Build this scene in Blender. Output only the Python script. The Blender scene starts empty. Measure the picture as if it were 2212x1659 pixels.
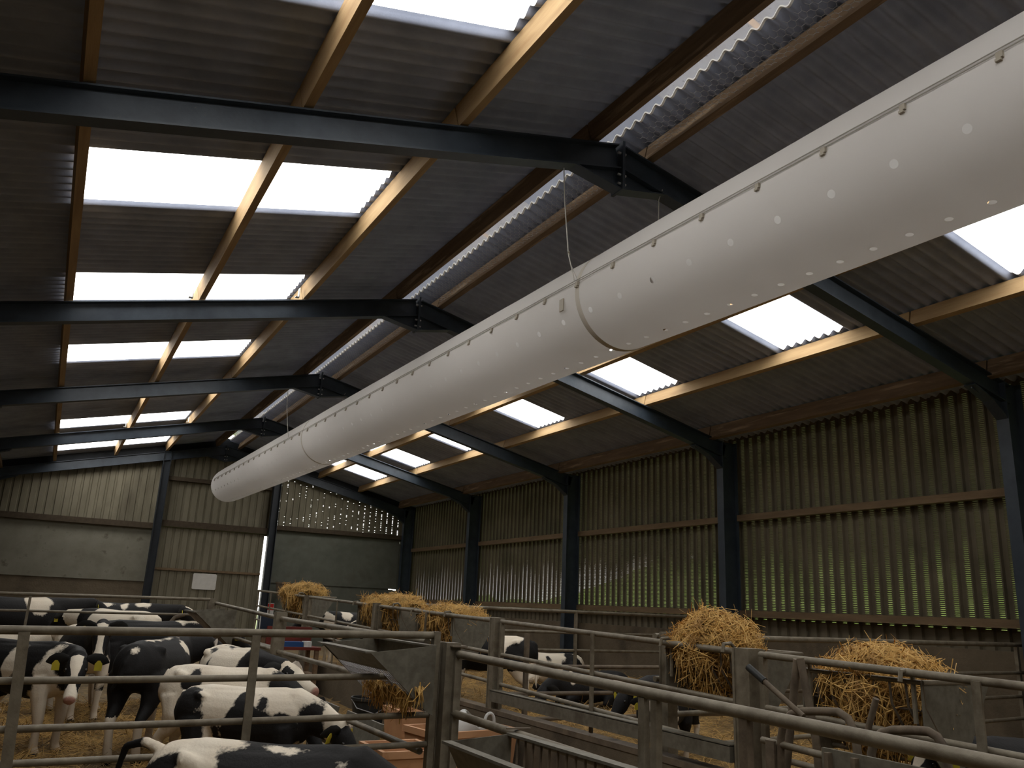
import bpy, bmesh, math, random
from math import sin, cos, pi, radians, sqrt, atan2, floor as ffloor
from mathutils import Vector as V, Matrix, noise
random.seed(7)
S = bpy.context.scene
COL = S.collection
# ------------------------------------------------------------------ camera, sky, exposure
PX_W, PX_H, F_PX = 2212, 1659, 1770.8
CAM_POS = V((-4.002, -5.530, 1.546))
YAW, PITCH, ROLL = radians(28.3914), radians(15.2417), radians(2.5591)
fw = V((sin(YAW)*cos(PITCH), cos(YAW)*cos(PITCH), sin(PITCH)))
r0 = V((cos(YAW), -sin(YAW), 0)); u0 = r0.cross(fw)
rt = r0*cos(ROLL)+u0*sin(ROLL); up = -r0*sin(ROLL)+u0*cos(ROLL)
cd = bpy.data.cameras.new('camera'); cam = bpy.data.objects.new('camera', cd); COL.objects.link(cam)
cd.sensor_fit = 'HORIZONTAL'; cd.sensor_width = 36; cd.lens = F_PX/PX_W*36; cd.clip_end = 300; cd.clip_start = .05
m = Matrix((rt, up, -fw)).transposed().to_4x4(); m.translation = CAM_POS; cam.matrix_world = m
S.camera = cam
w = bpy.data.worlds.new('sky'); S.world = w; w.use_nodes = True
bg = w.node_tree.nodes['Background']; bg.inputs[0].default_value = (1, .975, .94, 1); bg.inputs[1].default_value = 3.4
SKYLIGHT = 6.8
vs = S.view_settings; vs.view_transform = 'Standard'; vs.look = 'None'; vs.gamma = 1; vs.use_curve_mapping = False; vs.exposure = 0.0
S.cycles.max_bounces = 10; S.cycles.diffuse_bounces = 6; S.cycles.transparent_max_bounces = 12
S.cycles.use_denoising = True; S.cycles.sample_clamp_indirect = 6

# ------------------------------------------------------------------ materials
def newmat(name):
    m = bpy.data.materials.new(name); m.use_nodes = True
    return m, m.node_tree, m.node_tree.nodes, m.node_tree.links, m.node_tree.nodes['Principled BSDF']
def mat(name, c1, c2=None, scale=6, rough=.8, metal=0., bump=0., bscale=None, stretch=(1, 1, 1), detail=5, lo=.35, hi=.65, c3=None, s3=1.5, lo3=.55, hi3=.7, spec=.3, coord='Object'):
    m, nt, N, L, b = newmat(name)
    b.inputs['Roughness'].default_value = rough; b.inputs['Metallic'].default_value = metal
    b.inputs['Specular IOR Level'].default_value = spec
    if c2 is None:
        b.inputs['Base Color'].default_value = (*c1, 1); 
        if not bump: return m
    tc = N.new('ShaderNodeTexCoord'); mp = N.new('ShaderNodeMapping'); mp.inputs['Scale'].default_value = stretch
    L.new(tc.outputs[coord], mp.inputs[0])
    def noise_(sc, d=detail):
        n = N.new('ShaderNodeTexNoise'); n.inputs['Scale'].default_value = sc; n.inputs['Detail'].default_value = d
        n.inputs['Roughness'].default_value = .6
        L.new(mp.outputs[0], n.inputs[0]); return n
    def ramp(src, a, bb):
        r = N.new('ShaderNodeMapRange'); r.inputs[1].default_value = a; r.inputs[2].default_value = bb; r.clamp = True
        L.new(src, r.inputs[0]); return r.outputs[0]
    if c2 is not None:
        mx = N.new('ShaderNodeMix'); mx.data_type = 'RGBA'; mx.inputs[6].default_value = (*c1, 1); mx.inputs[7].default_value = (*c2, 1)
        L.new(ramp(noise_(scale).outputs[0], lo, hi), mx.inputs[0]); out = mx.outputs[2]
        if c3 is not None:
            m2 = N.new('ShaderNodeMix'); m2.data_type = 'RGBA'; L.new(out, m2.inputs[6]); m2.inputs[7].default_value = (*c3, 1)
            L.new(ramp(noise_(s3).outputs[0], lo3, hi3), m2.inputs[0]); out = m2.outputs[2]
        L.new(out, b.inputs['Base Color'])
    if bump:
        bp = N.new('ShaderNodeBump'); bp.inputs['Strength'].default_value = bump; bp.inputs['Distance'].default_value = .02
        L.new(noise_(bscale or scale*3).outputs[0], bp.inputs['Height']); L.new(bp.outputs[0], b.inputs['Normal'])
    return m
M = {}
M['roof'] = mat('fibre_cement', (.245, .275, .36), (.32, .355, .455), 3, .9, bump=.1, bscale=60, stretch=(1, 1, 1))
M['steel'] = mat('navy_steel', (.019, .028, .041), (.033, .045, .06), 5, .5, bump=.05, bscale=40, c3=(.06, .06, .058), s3=30, lo3=.66, hi3=.72, spec=.45)
M['steeldark'] = mat('dark_steel', (.014, .017, .022), (.022, .026, .032), 5, .55)
M['bolt'] = mat('zinc_bolt', (.55, .55, .55), rough=.35, metal=.8)
M['purlin'] = mat('purlin_timber', (.38, .26, .13), (.28, .18, .088), 2.2, .8, bump=.15, bscale=30, stretch=(6, .5, 6), c3=(.25, .15, .07), s3=1.3, lo3=.58, hi3=.72)
M['ridgewood'] = mat('weathered_timber', (.20, .13, .075), (.13, .085, .05), 3, .85, bump=.2, bscale=30, stretch=(6, .5, 6), c3=(.34, .24, .15), s3=2, lo3=.55, hi3=.66)
M['girt'] = mat('girt_timber', (.17, .115, .065), (.12, .08, .045), 3, .85, bump=.15, bscale=30, stretch=(4, .6, 4))
M['girtdark'] = mat('dark_girt_timber', (.062, .045, .028), (.045, .032, .02), 3, .85, stretch=(4, .6, 4))
M['clad'] = mat('painted_cladding', (.098, .082, .053), (.13, .108, .073), 1.5, .7, bump=.05, bscale=40, c3=(.07, .06, .037), s3=.7, lo3=.5, hi3=.7)
M['gable_clad'] = mat('gable_cladding', (.13, .115, .078), (.18, .16, .112), 3, .75, bump=.05, stretch=(1, 1, .35), c3=(.09, .077, .052), s3=1.1, lo3=.55, hi3=.75)
M['board'] = mat('cement_board', (.155, .145, .11), (.20, .19, .15), 2.5, .85, c3=(.115, .105, .075), s3=5, lo3=.6, hi3=.72, bump=.05)
M['boardgreen'] = mat('green_cement_board', (.095, .10, .08), (.125, .128, .104), 2.5, .85, c3=(.08, .076, .058), s3=1.2, lo3=.55, hi3=.75, bump=.05)
M['concrete'] = mat('dirty_concrete', (.10, .078, .050), (.135, .105, .07), 2.5, .9, bump=.3, bscale=25, c3=(.06, .046, .03), s3=1.2, lo3=.5, hi3=.7)
M['floor'] = mat('dirty_floor', (.13, .095, .055), (.20, .145, .08), 4, .95, bump=.4, bscale=20, c3=(.28, .19, .085), s3=7, lo3=.52, hi3=.66)
M['bed'] = mat('trodden_straw', (.15, .09, .034), (.27, .17, .06), 9, .95, bump=.8, bscale=60, c3=(.09, .06, .03), s3=2.3, lo3=.53, hi3=.7)
M['straw'] = mat('loose_straw', (.54, .305, .072), (.72, .465, .16), 14, .7, spec=.4, c3=(.36, .20, .06), s3=7, lo3=.55, hi3=.65)
M['strawdull'] = mat('soiled_straw', (.36, .21, .062), (.52, .33, .11), 5, .8, c3=(.14, .09, .04), s3=2, lo3=.5, hi3=.62)
M['strawcore'] = mat('straw_core', (.24, .14, .04), (.46, .29, .09), 22, .9, bump=1., bscale=70)
M['galv'] = mat('galvanised_pipe', (.22, .19, .14), (.15, .125, .088), 14, .55, metal=.25, bump=.08, bscale=80, c3=(.10, .078, .05), s3=4, lo3=.52, hi3=.68, spec=.4)
M['galvsheet'] = mat('galvanised_sheet', (.13, .118, .09), (.19, .175, .14), 18, .5, metal=.3, c3=(.085, .072, .052), s3=3, lo3=.55, hi3=.75)
M['rustpipe'] = mat('rusty_pipe', (.11, .085, .06), (.17, .13, .09), 10, .7, metal=.15, bump=.1, bscale=80, c3=(.07, .05, .035), s3=4)
M['orange'] = mat('terracotta_plastic', (.47, .24, .12), (.55, .30, .155), 4, .6, c3=(.34, .155, .07), s3=6, lo3=.56, hi3=.72)
M['black'] = mat('black_plastic', (.012, .013, .013), (.03, .03, .028), 5, .5)
M['whiteplastic'] = mat('cloudy_plastic', (.62, .62, .60), (.52, .52, .49), 4, .4)
M['board_white'] = mat('whiteboard', (.56, .54, .50), (.50, .48, .44), 8, .4)
M['red'] = mat('red_paint', (.17, .028, .018), (.11, .02, .014), 4, .6)
M['redbright'] = mat('red_print', (.75, .04, .03), rough=.5)
M['paper'] = mat('white_paper', (.75, .75, .73), (.6, .6, .6), 20, .7)
M['blue'] = mat('blue_plastic', (.02, .07, .20), rough=.45)
M['slate'] = mat('dark_blue_plastic', (.012, .02, .035), rough=.5)
M['wire'] = mat('grey_wire', (.42, .42, .44), rough=.5, metal=.2)
M['cable'] = mat('steel_cable', (.42, .40, .36), rough=.45, metal=.3)
M['clip'] = mat('clip_plastic', (.36, .32, .26), rough=.6)
M['ridgecap'] = mat('pale_ridge_cap', (.85, .77, .68), (.90, .83, .75), 7, .85, c3=(.5, .44, .38), s3=22, lo3=.6, hi3=.72, bump=.15)
M['ridgegrey'] = mat('grey_ridge_cap', (.60, .58, .58), (.68, .66, .65), 3, .6)
M['litedge'] = mat('lit_sheet_end', (.78, .76, .72), rough=.8)  # paler than the roof sheets: daylight on the cut end put into the colour
M['tag'] = mat('yellow_tag', (.62, .52, .05), rough=.5)
M['eye'] = mat('dark_eye', (.01, .008, .006), rough=.15, spec=.6)
M['earblack'] = mat('black_ear', (.014, .013, .012), rough=.8)
M['earwhite'] = mat('pale_ear', (.62, .54, .45), rough=.8)
M['ground'] = mat('yard_grass', (.17, .22, .09), (.24, .29, .12), 1.5, .9)
M['hedge'] = mat('hedge_leaves', (.20, .36, .06), (.36, .48, .14), 3, .9, bump=1, bscale=6)
M['wood'] = mat('worn_wood', (.25, .16, .09), (.17, .105, .06), 4, .8, stretch=(1, 5, 5))

def skylight_mat():
    m, nt, N, L, b = newmat('lit_rooflight')
    N.remove(b); out = N['Material Output']
    e = N.new('ShaderNodeEmission'); e.inputs[0].default_value = (1, .985, .95, 1); e.inputs[1].default_value = SKYLIGHT
    L.new(e.outputs[0], out.inputs[0]); return m
M['rooflight'] = skylight_mat()

def fabric_mat():
    m, nt, N, L, b = newmat('duct_fabric'); N.remove(b); out = N['Material Output']
    def math_(op, a, bb=None, cl=False):
        n = N.new('ShaderNodeMath'); n.operation = op
        for i, x in enumerate((a, bb)):
            if x is None: continue
            if isinstance(x, (int, float)): n.inputs[i].default_value = x
            else: L.new(x, n.inputs[i])
        return n.outputs[0]
    tc = N.new('ShaderNodeTexCoord'); sp = N.new('ShaderNodeSeparateXYZ'); L.new(tc.outputs['Object'], sp.inputs[0])
    x, y, z = sp.outputs
    ax = math_('MULTIPLY', y, -.005); az = math_('MULTIPLY', y, .0125)
    xx = math_('ABSOLUTE', math_('SUBTRACT', x, ax)); zz = math_('SUBTRACT', z, az)
    th = math_('ARCTAN2', zz, xx); th2 = math_('ARCTAN2', zz, math_('SUBTRACT', ax, x))
    masks = []
    for ang, sp_, off, rad in ((-27, .407, -.2, .025), (-85, .237, -.0157, .022)):
        dy = math_('SUBTRACT', math_('PINGPONG', math_('ADD', math_('SUBTRACT', y, off), sp_*100), sp_/2), 0.)
        da = math_('MULTIPLY', math_('SUBTRACT', th if ang > -50 else th2, radians(ang)), .448)
        d2 = math_('ADD', math_('MULTIPLY', dy, dy), math_('MULTIPLY', da, da))
        masks.append(math_('LESS_THAN', d2, rad*rad))
    hole = math_('MAXIMUM', masks[0], masks[1])
    n = N.new('ShaderNodeTexNoise'); n.inputs['Scale'].default_value = 2.5; L.new(tc.outputs['Object'], n.inputs[0])
    mx = N.new('ShaderNodeMix'); mx.data_type = 'RGBA'; mx.inputs[6].default_value = (.72, .695, .675, 1); mx.inputs[7].default_value = (.78, .755, .735, 1)
    L.new(n.outputs[0], mx.inputs[0])
    bp = N.new('ShaderNodeBump'); bp.inputs['Strength'].default_value = .12; bp.inputs['Distance'].default_value = .03; L.new(n.outputs[0], bp.inputs['Height'])
    d = N.new('ShaderNodeBsdfDiffuse'); t = N.new('ShaderNodeBsdfTranslucent')
    for s in (d, t): L.new(bp.outputs[0], s.inputs['Normal'])
    L.new(mx.outputs[2], d.inputs[0]); t.inputs[0].default_value = (.95, .94, .93, 1)
    a = N.new('ShaderNodeMixShader'); a.inputs[0].default_value = .50; L.new(d.outputs[0], a.inputs[1]); L.new(t.outputs[0], a.inputs[2])
    tr = N.new('ShaderNodeBsdfTransparent'); h = N.new('ShaderNodeMixShader')
    L.new(hole, h.inputs[0]); L.new(a.outputs[0], h.inputs[1]); L.new(tr.outputs[0], h.inputs[2]); L.new(h.outputs[0], out.inputs[0])
    return m
M['fabric'] = fabric_mat()

def coat_mat():
    m, nt, N, L, b = newmat('cow_coat')
    b.inputs['Roughness'].default_value = .7; b.inputs['Specular IOR Level'].default_value = .25
    at = N.new('ShaderNodeAttribute'); at.attribute_name = 'coat'; sp = N.new('ShaderNodeSeparateColor'); L.new(at.outputs['Color'], sp.inputs[0])
    tc = N.new('ShaderNodeTexCoord'); n = N.new('ShaderNodeTexNoise'); n.inputs['Scale'].default_value = 60; n.inputs['Detail'].default_value = 3; L.new(tc.outputs['Object'], n.inputs[0])
    n2 = N.new('ShaderNodeTexNoise'); n2.inputs['Scale'].default_value = 5; L.new(tc.outputs['Object'], n2.inputs[0])
    ad = N.new('ShaderNodeMath'); ad.operation = 'MULTIPLY_ADD'; L.new(n.outputs[0], ad.inputs[0]); ad.inputs[1].default_value = .08; L.new(sp.outputs[0], ad.inputs[2])
    r = N.new('ShaderNodeMapRange'); r.inputs[1].default_value = .52; r.inputs[2].default_value = .56; L.new(ad.outputs[0], r.inputs[0])
    w0 = N.new('ShaderNodeMix'); w0.data_type = 'RGBA'; w0.inputs[6].default_value = (.82, .75, .63, 1); w0.inputs[7].default_value = (.74, .63, .49, 1); L.new(n2.outputs[0], w0.inputs[0])
    m1 = N.new('ShaderNodeMix'); m1.data_type = 'RGBA'; L.new(w0.outputs[2], m1.inputs[6]); m1.inputs[7].default_value = (.30, .20, .11, 1); L.new(sp.outputs[2], m1.inputs[0])
    m2 = N.new('ShaderNodeMix'); m2.data_type = 'RGBA'; L.new(m1.outputs[2], m2.inputs[6]); m2.inputs[7].default_value = (.010, .009, .009, 1); L.new(r.outputs[0], m2.inputs[0])
    m3 = N.new('ShaderNodeMix'); m3.data_type = 'RGBA'; L.new(m2.outputs[2], m3.inputs[6]); m3.inputs[7].default_value = (.42, .22, .17, 1); L.new(sp.outputs[1], m3.inputs[0])
    L.new(m3.outputs[2], b.inputs['Base Color'])
    bp = N.new('ShaderNodeBump'); bp.inputs['Strength'].default_value = .25; bp.inputs['Distance'].default_value = .01; L.new(n.outputs[0], bp.inputs['Height']); L.new(bp.outputs[0], b.inputs['Normal'])
    return m
M['coat'] = coat_mat()

# ------------------------------------------------------------------ mesh helper
class MB:
    def __init__(s): s.v = []; s.f = []
    def add(s, vs, fs):
        o = len(s.v); s.v += [tuple(p) for p in vs]; s.f += [tuple(i+o for i in f) for f in fs]; return s
    def box(s, x0, x1, y0, y1, z0, z1):
        vs = [(x, y, z) for z in (z0, z1) for y in (y0, y1) for x in (x0, x1)]
        return s.add(vs, [(0, 2, 3, 1), (4, 5, 7, 6), (0, 1, 5, 4), (2, 6, 7, 3), (0, 4, 6, 2), (1, 3, 7, 5)])
    def bar(s, p0, p1, wd, ht, upv=(0, 0, 1), b=0):
        p0, p1 = V(p0), V(p1); t = (p1-p0).normalized(); u = V(upv); u = (u-t*u.dot(t)).normalized(); l = t.cross(u)
        vs = [p+l*a*wd/2+u*c*ht/2 for p in (p0, p1) for a, c in ((-1, -1), (1, -1), (1, 1), (-1, 1))]
        return s.add(vs, [(3, 2, 1, 0), (4, 5, 6, 7), (0, 1, 5, 4), (1, 2, 6, 5), (2, 3, 7, 6), (3, 0, 4, 7)])
    def tube(s, pts, r, n=12, caps=True):
        pts = [V(p) for p in pts]; rs = r if isinstance(r, (list, tuple)) else [r]*len(pts)
        t0 = (pts[1]-pts[0]).normalized(); ref = V((0, 0, 1)) if abs(t0.z) < .9 else V((1, 0, 0)); a = t0.cross(ref).normalized()
        rings = []
        for i, p in enumerate(pts):
            t = (pts[min(i+1, len(pts)-1)]-pts[max(i-1, 0)]).normalized(); a = (a-t*a.dot(t)).normalized(); b = t.cross(a)
            rings.append([p+(a*cos(2*pi*k/n)+b*sin(2*pi*k/n))*rs[i] for k in range(n)])
        vs = [q for R in rings for q in R]; fs = []
        for i in range(len(pts)-1):
            for k in range(n): fs.append((i*n+k, i*n+(k+1) % n, (i+1)*n+(k+1) % n, (i+1)*n+k))
        if caps: fs += [tuple(reversed(range(n))), tuple((len(pts)-1)*n+k for k in range(n))]
        return s.add(vs, fs)
    def loft(s, pts, rad, lats, n=14):
        pts = [V(p) for p in pts]; vs = []; fs = []
        for i, p in enumerate(pts):
            t = (pts[min(i+1, len(pts)-1)]-pts[max(i-1, 0)]).normalized(); l = V(lats[i] if isinstance(lats, list) else lats); l = (l-t*l.dot(t)).normalized(); u = l.cross(t)
            vs += [p+l*cos(2*pi*k/n)*rad[i][0]+u*sin(2*pi*k/n)*rad[i][1] for k in range(n)]
        for i in range(len(pts)-1):
            for k in range(n): fs.append((i*n+k, i*n+(k+1) % n, (i+1)*n+(k+1) % n, (i+1)*n+k))
        fs += [tuple(reversed(range(n))), tuple((len(pts)-1)*n+k for k in range(n))]
        return s.add(vs, fs)
    def prism(s, poly, axis, a0, a1):
        # poly: 2D points; axis 'y': (x,z)   'x': (y,z)
        n = len(poly); mk = (lambda p, a: (p[0], a, p[1])) if axis == 'y' else ((lambda p, a: (a, p[0], p[1])) if axis == 'x' else (lambda p, a: (p[0], p[1], a)))
        return s.add([mk(p, a0) for p in poly]+[mk(p, a1) for p in poly], [tuple(range(n)), tuple(reversed(range(n, 2*n)))]+[(i, i+n, (i+1) % n+n, (i+1) % n) for i in range(n)])
    def mesh(s, name, off=V((0, 0, 0)), smooth=None):
        me = bpy.data.meshes.new(name); me.from_pydata([(a-off.x, b-off.y, c-off.z) for a, b, c in s.v], [], s.f)
        bm = bmesh.new(); bm.from_mesh(me); bmesh.ops.recalc_face_normals(bm, faces=bm.faces); bm.to_mesh(me); bm.free()
        if smooth is not None:
            me.polygons.foreach_set('use_smooth', [True]*len(me.polygons)); me.set_sharp_from_angle(angle=radians(smooth))
        me.update(); return me
    def base(s):
        xs = [p[0] for p in s.v]; ys = [p[1] for p in s.v]; zs = [p[2] for p in s.v]
        return V(((min(xs)+max(xs))/2, (min(ys)+max(ys))/2, min(zs)))
def link(name, me, mt, loc=None, parent=None):
    o = bpy.data.objects.new(name, me); COL.objects.link(o)
    if mt is not None: me.materials.append(M[mt] if isinstance(mt, str) else mt)
    if loc is not None: o.location = loc
    if parent is not None: o.parent = parent
    return o
WORLD = {}
def wl(o):                        # where an object's origin stands
    p = V((0, 0, 0))
    while o is not None: p += V(o.location); o = o.parent
    return p
def tag(o, label=None, cat=None, group=None, kind=None):
    for k, x in (('label', label), ('category', cat), ('group', group), ('kind', kind)):
        if x: o[k] = x
    return o
def thing(name, loc, label, cat, group=None, kind=None):
    o = bpy.data.objects.new(name, None); COL.objects.link(o); o.location = loc; o.empty_display_size = .1
    return tag(o, label, cat, group, kind)
def part(name, mb, mt, root, smooth=40, label=None):
    o = link(name, mb.mesh(name, wl(root), smooth), mt, None, root)
    if label: o['label'] = label
    return o
def solo(name, mb, mt, label=None, cat=None, group=None, kind=None, smooth=40):
    b = mb.base(); o = link(name, mb.mesh(name, b, smooth), mt, b)
    return tag(o, label, cat, group, kind)
def struct(name, mb, mt, label=None, cat=None, smooth=None): return solo(name, mb, mt, label, cat, None, 'structure', smooth)
def arc(c, r, a0, a1, n, f): return [f(c[0]+r*cos(a0+(a1-a0)*i/n), c[1]+r*sin(a0+(a1-a0)*i/n)) for i in range(n+1)]

# ------------------------------------------------------------------ shell of the barn
ZR, SL = 5.92, .231                # underside of the roof at the ridge, slope
Y0, Y1 = -9.6, 19.3
PIT = .1465
def zf(y): return max(0., min(.2, .02*(y+2)))
def zroof(x): return ZR-SL*abs(x)
def wave(y): return .024*(1+cos(2*pi*y/PIT))

# floor
mb = MB(); ys = [Y0+i*(Y1+.2-Y0)/40 for i in range(41)]
vs = [(x, y, zf(y)) for y in ys for x in (-6.2, 6.2)]
mb.add(vs, [(2*i, 2*i+1, 2*i+3, 2*i+2) for i in range(40)])
struct('floor', mb, 'floor', 'dirty concrete barn floor strewn with trampled straw', 'floor')
# yard outside
mb = MB(); mb.add([(-80, -80, -.06), (90, -80, -.06), (90, 90, -.06), (-80, 90, -.06)], [(0, 1, 2, 3)])
tag(struct('ground', mb, 'ground', 'green grass field seen through the wall slits', 'ground'))
mb = MB(); nx = 60
vs = []; fs = []
for i in range(nx+1):
    y = -12+i*50/nx
    for j in range(9):
        a = pi*j/8; rr = 1+.25*noise.noise(V((y*.7, j*.6, 3)))
        vs.append((16.5-2.0*cos(a)*rr, y, (4.3-2.3*max(0, min(1, (y-16)/10)))*sin(a)*rr-.06))
for i in range(nx):
    for j in range(8): fs.append((i*9+j, i*9+j+1, (i+1)*9+j+1, (i+1)*9+j))
mb.add(vs, fs); solo('hedge', mb, 'hedge', 'green leafy hedge outside beyond the slotted side wall', 'hedge', kind='stuff', smooth=60)

SKY_L = [-8.3, -5.1, -1.98, 1.27, 4.40, 7.62, 10.80, 13.95, 17.38]
SKY_R = [-8.6, -5.4, -2.25, .90, 4.02, 7.15, 10.45, 13.50, 16.60]
SKYW = 7*PIT
def snap(y): return round(y/PIT)*PIT
SKY_L = [snap(y) for y in SKY_L]; SKY_R = [snap(y) for y in SKY_R]
def sheet(mb, side, xa, xb, ya, yb, th=.007, ends=False):
    n = max(2, int(round((yb-ya)/PIT*10))); vs = []; fs = []
    for i in range(n+1):
        y = ya+(yb-ya)*i/n
        for x in (xa, xb):
            z = zroof(x)+wave(y); vs += [(side*x, y, z), (side*x, y, z+th)]
    for i in range(n):
        a = i*4; b = a+4
        fs += [(a, a+2, b+2, b), (a+1, b+1, b+3, a+3), (a, b, b+1, a+1), (a+2, a+3, b+3, b+2)]
    fs += [(0, 1, 3, 2), (n*4, n*4+2, n*4+3, n*4+1)]
    mb.add(vs, fs)
for side, sky, xe, nm in ((-1, SKY_L, (.262, 1.72, 4.32, 6.3), 'left'), (1, SKY_R, (.09, 1.64, 4.03, 6.3), 'right')):
    mb = MB(); sheet(mb, side, xe[0], xe[1], Y0, Y1); sheet(mb, side, xe[2], xe[3], Y0, Y1)
    y = Y0
    for s0 in sky:
        sheet(mb, side, xe[1], xe[2], y, s0); y = s0+SKYW
    if y < Y1: sheet(mb, side, xe[1], xe[2], y, Y1)
    struct('ceiling_'+nm, mb, 'roof', 'dark corrugated fibre cement roof slope on the %s of the ridge' % nm, 'roof', smooth=50)
    for i, s0 in enumerate(sky):
        mb = MB(); sheet(mb, side, xe[1], xe[2], s0, s0+SKYW, .003)
        struct('window_%d' % (i+1+(0 if side < 0 else len(sky))), mb, 'rooflight', 'glowing translucent corrugated rooflight, number %s along the %s roof slope' % (['one', 'two', 'three', 'four', 'five', 'six', 'seven', 'eight', 'nine'][i], nm), 'rooflight', smooth=50)
# wavy sheet end along the open ridge, the daylight on it painted pale
mb = MB(); n = int(24/PIT*10); vs = []; fs = []
for i in range(n+1):
    y = -5+24.2*i/n; z = zroof(.09)+wave(y)-.004; vs += [(.078, y, z), (.078, y, z+.013), (.10, y, z), (.10, y, z+.013)]
for i in range(n):
    a = i*4; fs += [(a, a+4, a+5, a+1), (a, a+2, a+6, a+4), (a+1, a+5, a+7, a+3)]
mb.add(vs, fs); struct('trim_1', mb, 'litedge', 'wavy cut edge of the roof sheets at the ridge, its daylight painted pale', 'sheet edge')
# raised ridge cap pieces
y = -6.0; k = 0
mbp, mbg = MB(), MB()
lens = [1.3, 2.35, .9, 1.2, 2.4, 1.1, 1.0, 2.2, 1.2, 1.3, 2.3, 1.0, 1.2, 2.3, 1.4, 1.3, 1.2]
while y < Y1:
    L_ = lens[k % len(lens)]; dz = .014 if k % 3 == 1 else 0; t = mbg if k % 3 == 1 else mbp
    zc = ZR+.31-dz
    t.add([(x, yy, zz+q) for yy in (y-.06, y+L_) for (x, zz) in ((-.46, zc-.46*SL-.03), (-.06, zc), (.06, zc), (.46, zc-.46*SL-.03)) for q in (0, .012)],
          [(0, 2, 10, 8), (2, 4, 12, 10), (4, 6, 14, 12), (1, 9, 11, 3), (3, 11, 13, 5), (5, 13, 15, 7), (0, 1, 3, 2), (2, 3, 5, 4), (4, 5, 7, 6), (8, 10, 11, 9), (10, 12, 13, 11), (12, 14, 15, 13)])
    y += L_; k += 1
struct('trim_2', mbp, 'ridgecap', 'pale concrete ridge capping pieces above the roof gap', 'ridge cap')
struct('trim_3', mbg, 'ridgegrey', 'smooth grey ridge capping pieces above the roof gap', 'ridge cap')

# right wall: slotted steel cladding, every slit an opening with a sloping hood outside
XW = 6.06
mb = MB(); P_ = .19; zt_, zb_ = zroof(XW)+.05, 1.15
ncol = int((Y1-Y0)/P_)+1
prof = [(.085, 0), (.10, 0), (.118, .032), (.165, .032), (.183, 0), (.20, 0)]
vs = []; fs = []
def q4(a, b, c, d):
    o = len(vs); vs.extend((a, b, c, d)); fs.append((o, o+1, o+2, o+3))
for i in range(ncol):
    y = Y0+i*P_
    for (a, d0), (b, d1) in zip(prof[:-1], prof[1:]):
        q4((XW+d0, y+a, zb_), (XW+d1, y+b, zb_), (XW+d1, y+b, zt_), (XW+d0, y+a, zt_))
    ya, yb = y+.01, y+.085
    if y < -2.2 or y > 19.2:
        q4((XW, ya, zb_), (XW, yb, zb_), (XW, yb, zt_), (XW, ya, zt_)); continue
    z = 1.537; q4((XW, ya, zb_), (XW, yb, zb_), (XW, yb, z), (XW, ya, z))
    rp = .0245; h = .0118; d = .03
    cg = random.Random(i); e = .0084+cg.random()*.0010
    while z+rp < zt_-.05:
        q4((XW, ya, z+h), (XW, yb, z+h), (XW, yb, z+rp), (XW, ya, z+rp))
        q4((XW, ya, z+h), (XW, yb, z+h), (XW+d, yb, z+h-e), (XW+d, ya, z+h-e))
        for yc in (ya, yb):
            o_ = len(vs); vs.extend(((XW, yc, z), (XW, yc, z+h), (XW+d, yc, z+h-e))); fs.append((o_, o_+1, o_+2))
        z += rp
    q4((XW, ya, z), (XW, yb, z), (XW, yb, zt_), (XW, ya, zt_))
mb.add(vs, fs)
o = link('wall_right', mb.mesh('wall_right'), 'clad'); tag(o, 'olive slotted steel cladding of the long side wall', 'wall', kind='structure')
# concrete foot of the right wall, one stretch per bay
mb = MB(); mb.box(5.99, 6.2, Y0, Y1, 0, 1.30)
struct('wall_right_base', mb, 'concrete', 'dirty brown concrete wall below the slotted side cladding', 'wall')
mb = MB(); mb.box(-6.2, -6.0, Y0, Y1, 0, 1.6); mb.box(-6.12, -6.06, Y0, Y1, 1.6, 4.6)
struct('wall_left', mb, 'concrete', 'dark concrete side wall beside the calf pen', 'wall')
mb = MB(); mb.prism([(-6.2, 0), (6.2, 0), (6.2, zroof(6.2)+.05), (0, ZR+.2), (-6.2, zroof(6.2)+.05)], 'y', Y0-.2, Y0)
struct('wall_front', mb, 'gable_clad', 'clad gable wall behind the viewer', 'wall')

# back gable at y=19.2
YG = 19.34
def profile_wall(x0, x1, zlo, zhi, pitch=.2, y=YG, dep=.03, holes=None):
    mb = MB(); x = x0
    pr = [(0, 0), (.62, 0), (.70, dep), (.92, dep), (1, 0)]
    while x < x1-1e-6:
        for (a, d0), (b, d1) in zip(pr[:-1], pr[1:]):
            xa, xb = x+a*pitch, min(x+b*pitch, x1)
            if xa >= x1: break
            za, zb = (zhi(xa), zhi(xb)) if callable(zhi) else (zhi, zhi)
            if holes and d0 == dep and d1 == dep:
                xm0, xm1 = xa+.006, xb-.006
                mb.add([(xa, y+d0, zlo), (xm0, y+d0, zlo), (xm0, y+d0, zb), (xa, y+d0, zb)], [(0, 1, 2, 3)])
                mb.add([(xm1, y+d0, zlo), (xb, y+d0, zlo), (xb, y+d0, zb), (xm1, y+d0, zb)], [(0, 1, 2, 3)])
                z = zlo+.05; f = (xa-x0)/(x1-x0); zs = zlo
                while z < zb-.25:
                    if random.random() < holes(f):
                        mb.add([(xm0, y+d0, zs), (xm1, y+d0, zs), (xm1, y+d0, z), (xm0, y+d0, z)], [(0, 1, 2, 3)]); zs = z+.007
                    z += .026
                mb.add([(xm0, y+d0, zs), (xm1, y+d0, zs), (xm1, y+d0, zb), (xm0, y+d0, zb)], [(0, 1, 2, 3)])
            else:
                mb.add([(xa, y+d0, zlo), (xb, y+d1, zlo), (xb, y+d1, zb), (xa, y+d0, za)], [(0, 1, 2, 3)])
        x += pitch
    return mb
top = lambda x: zroof(x)+.06
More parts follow.
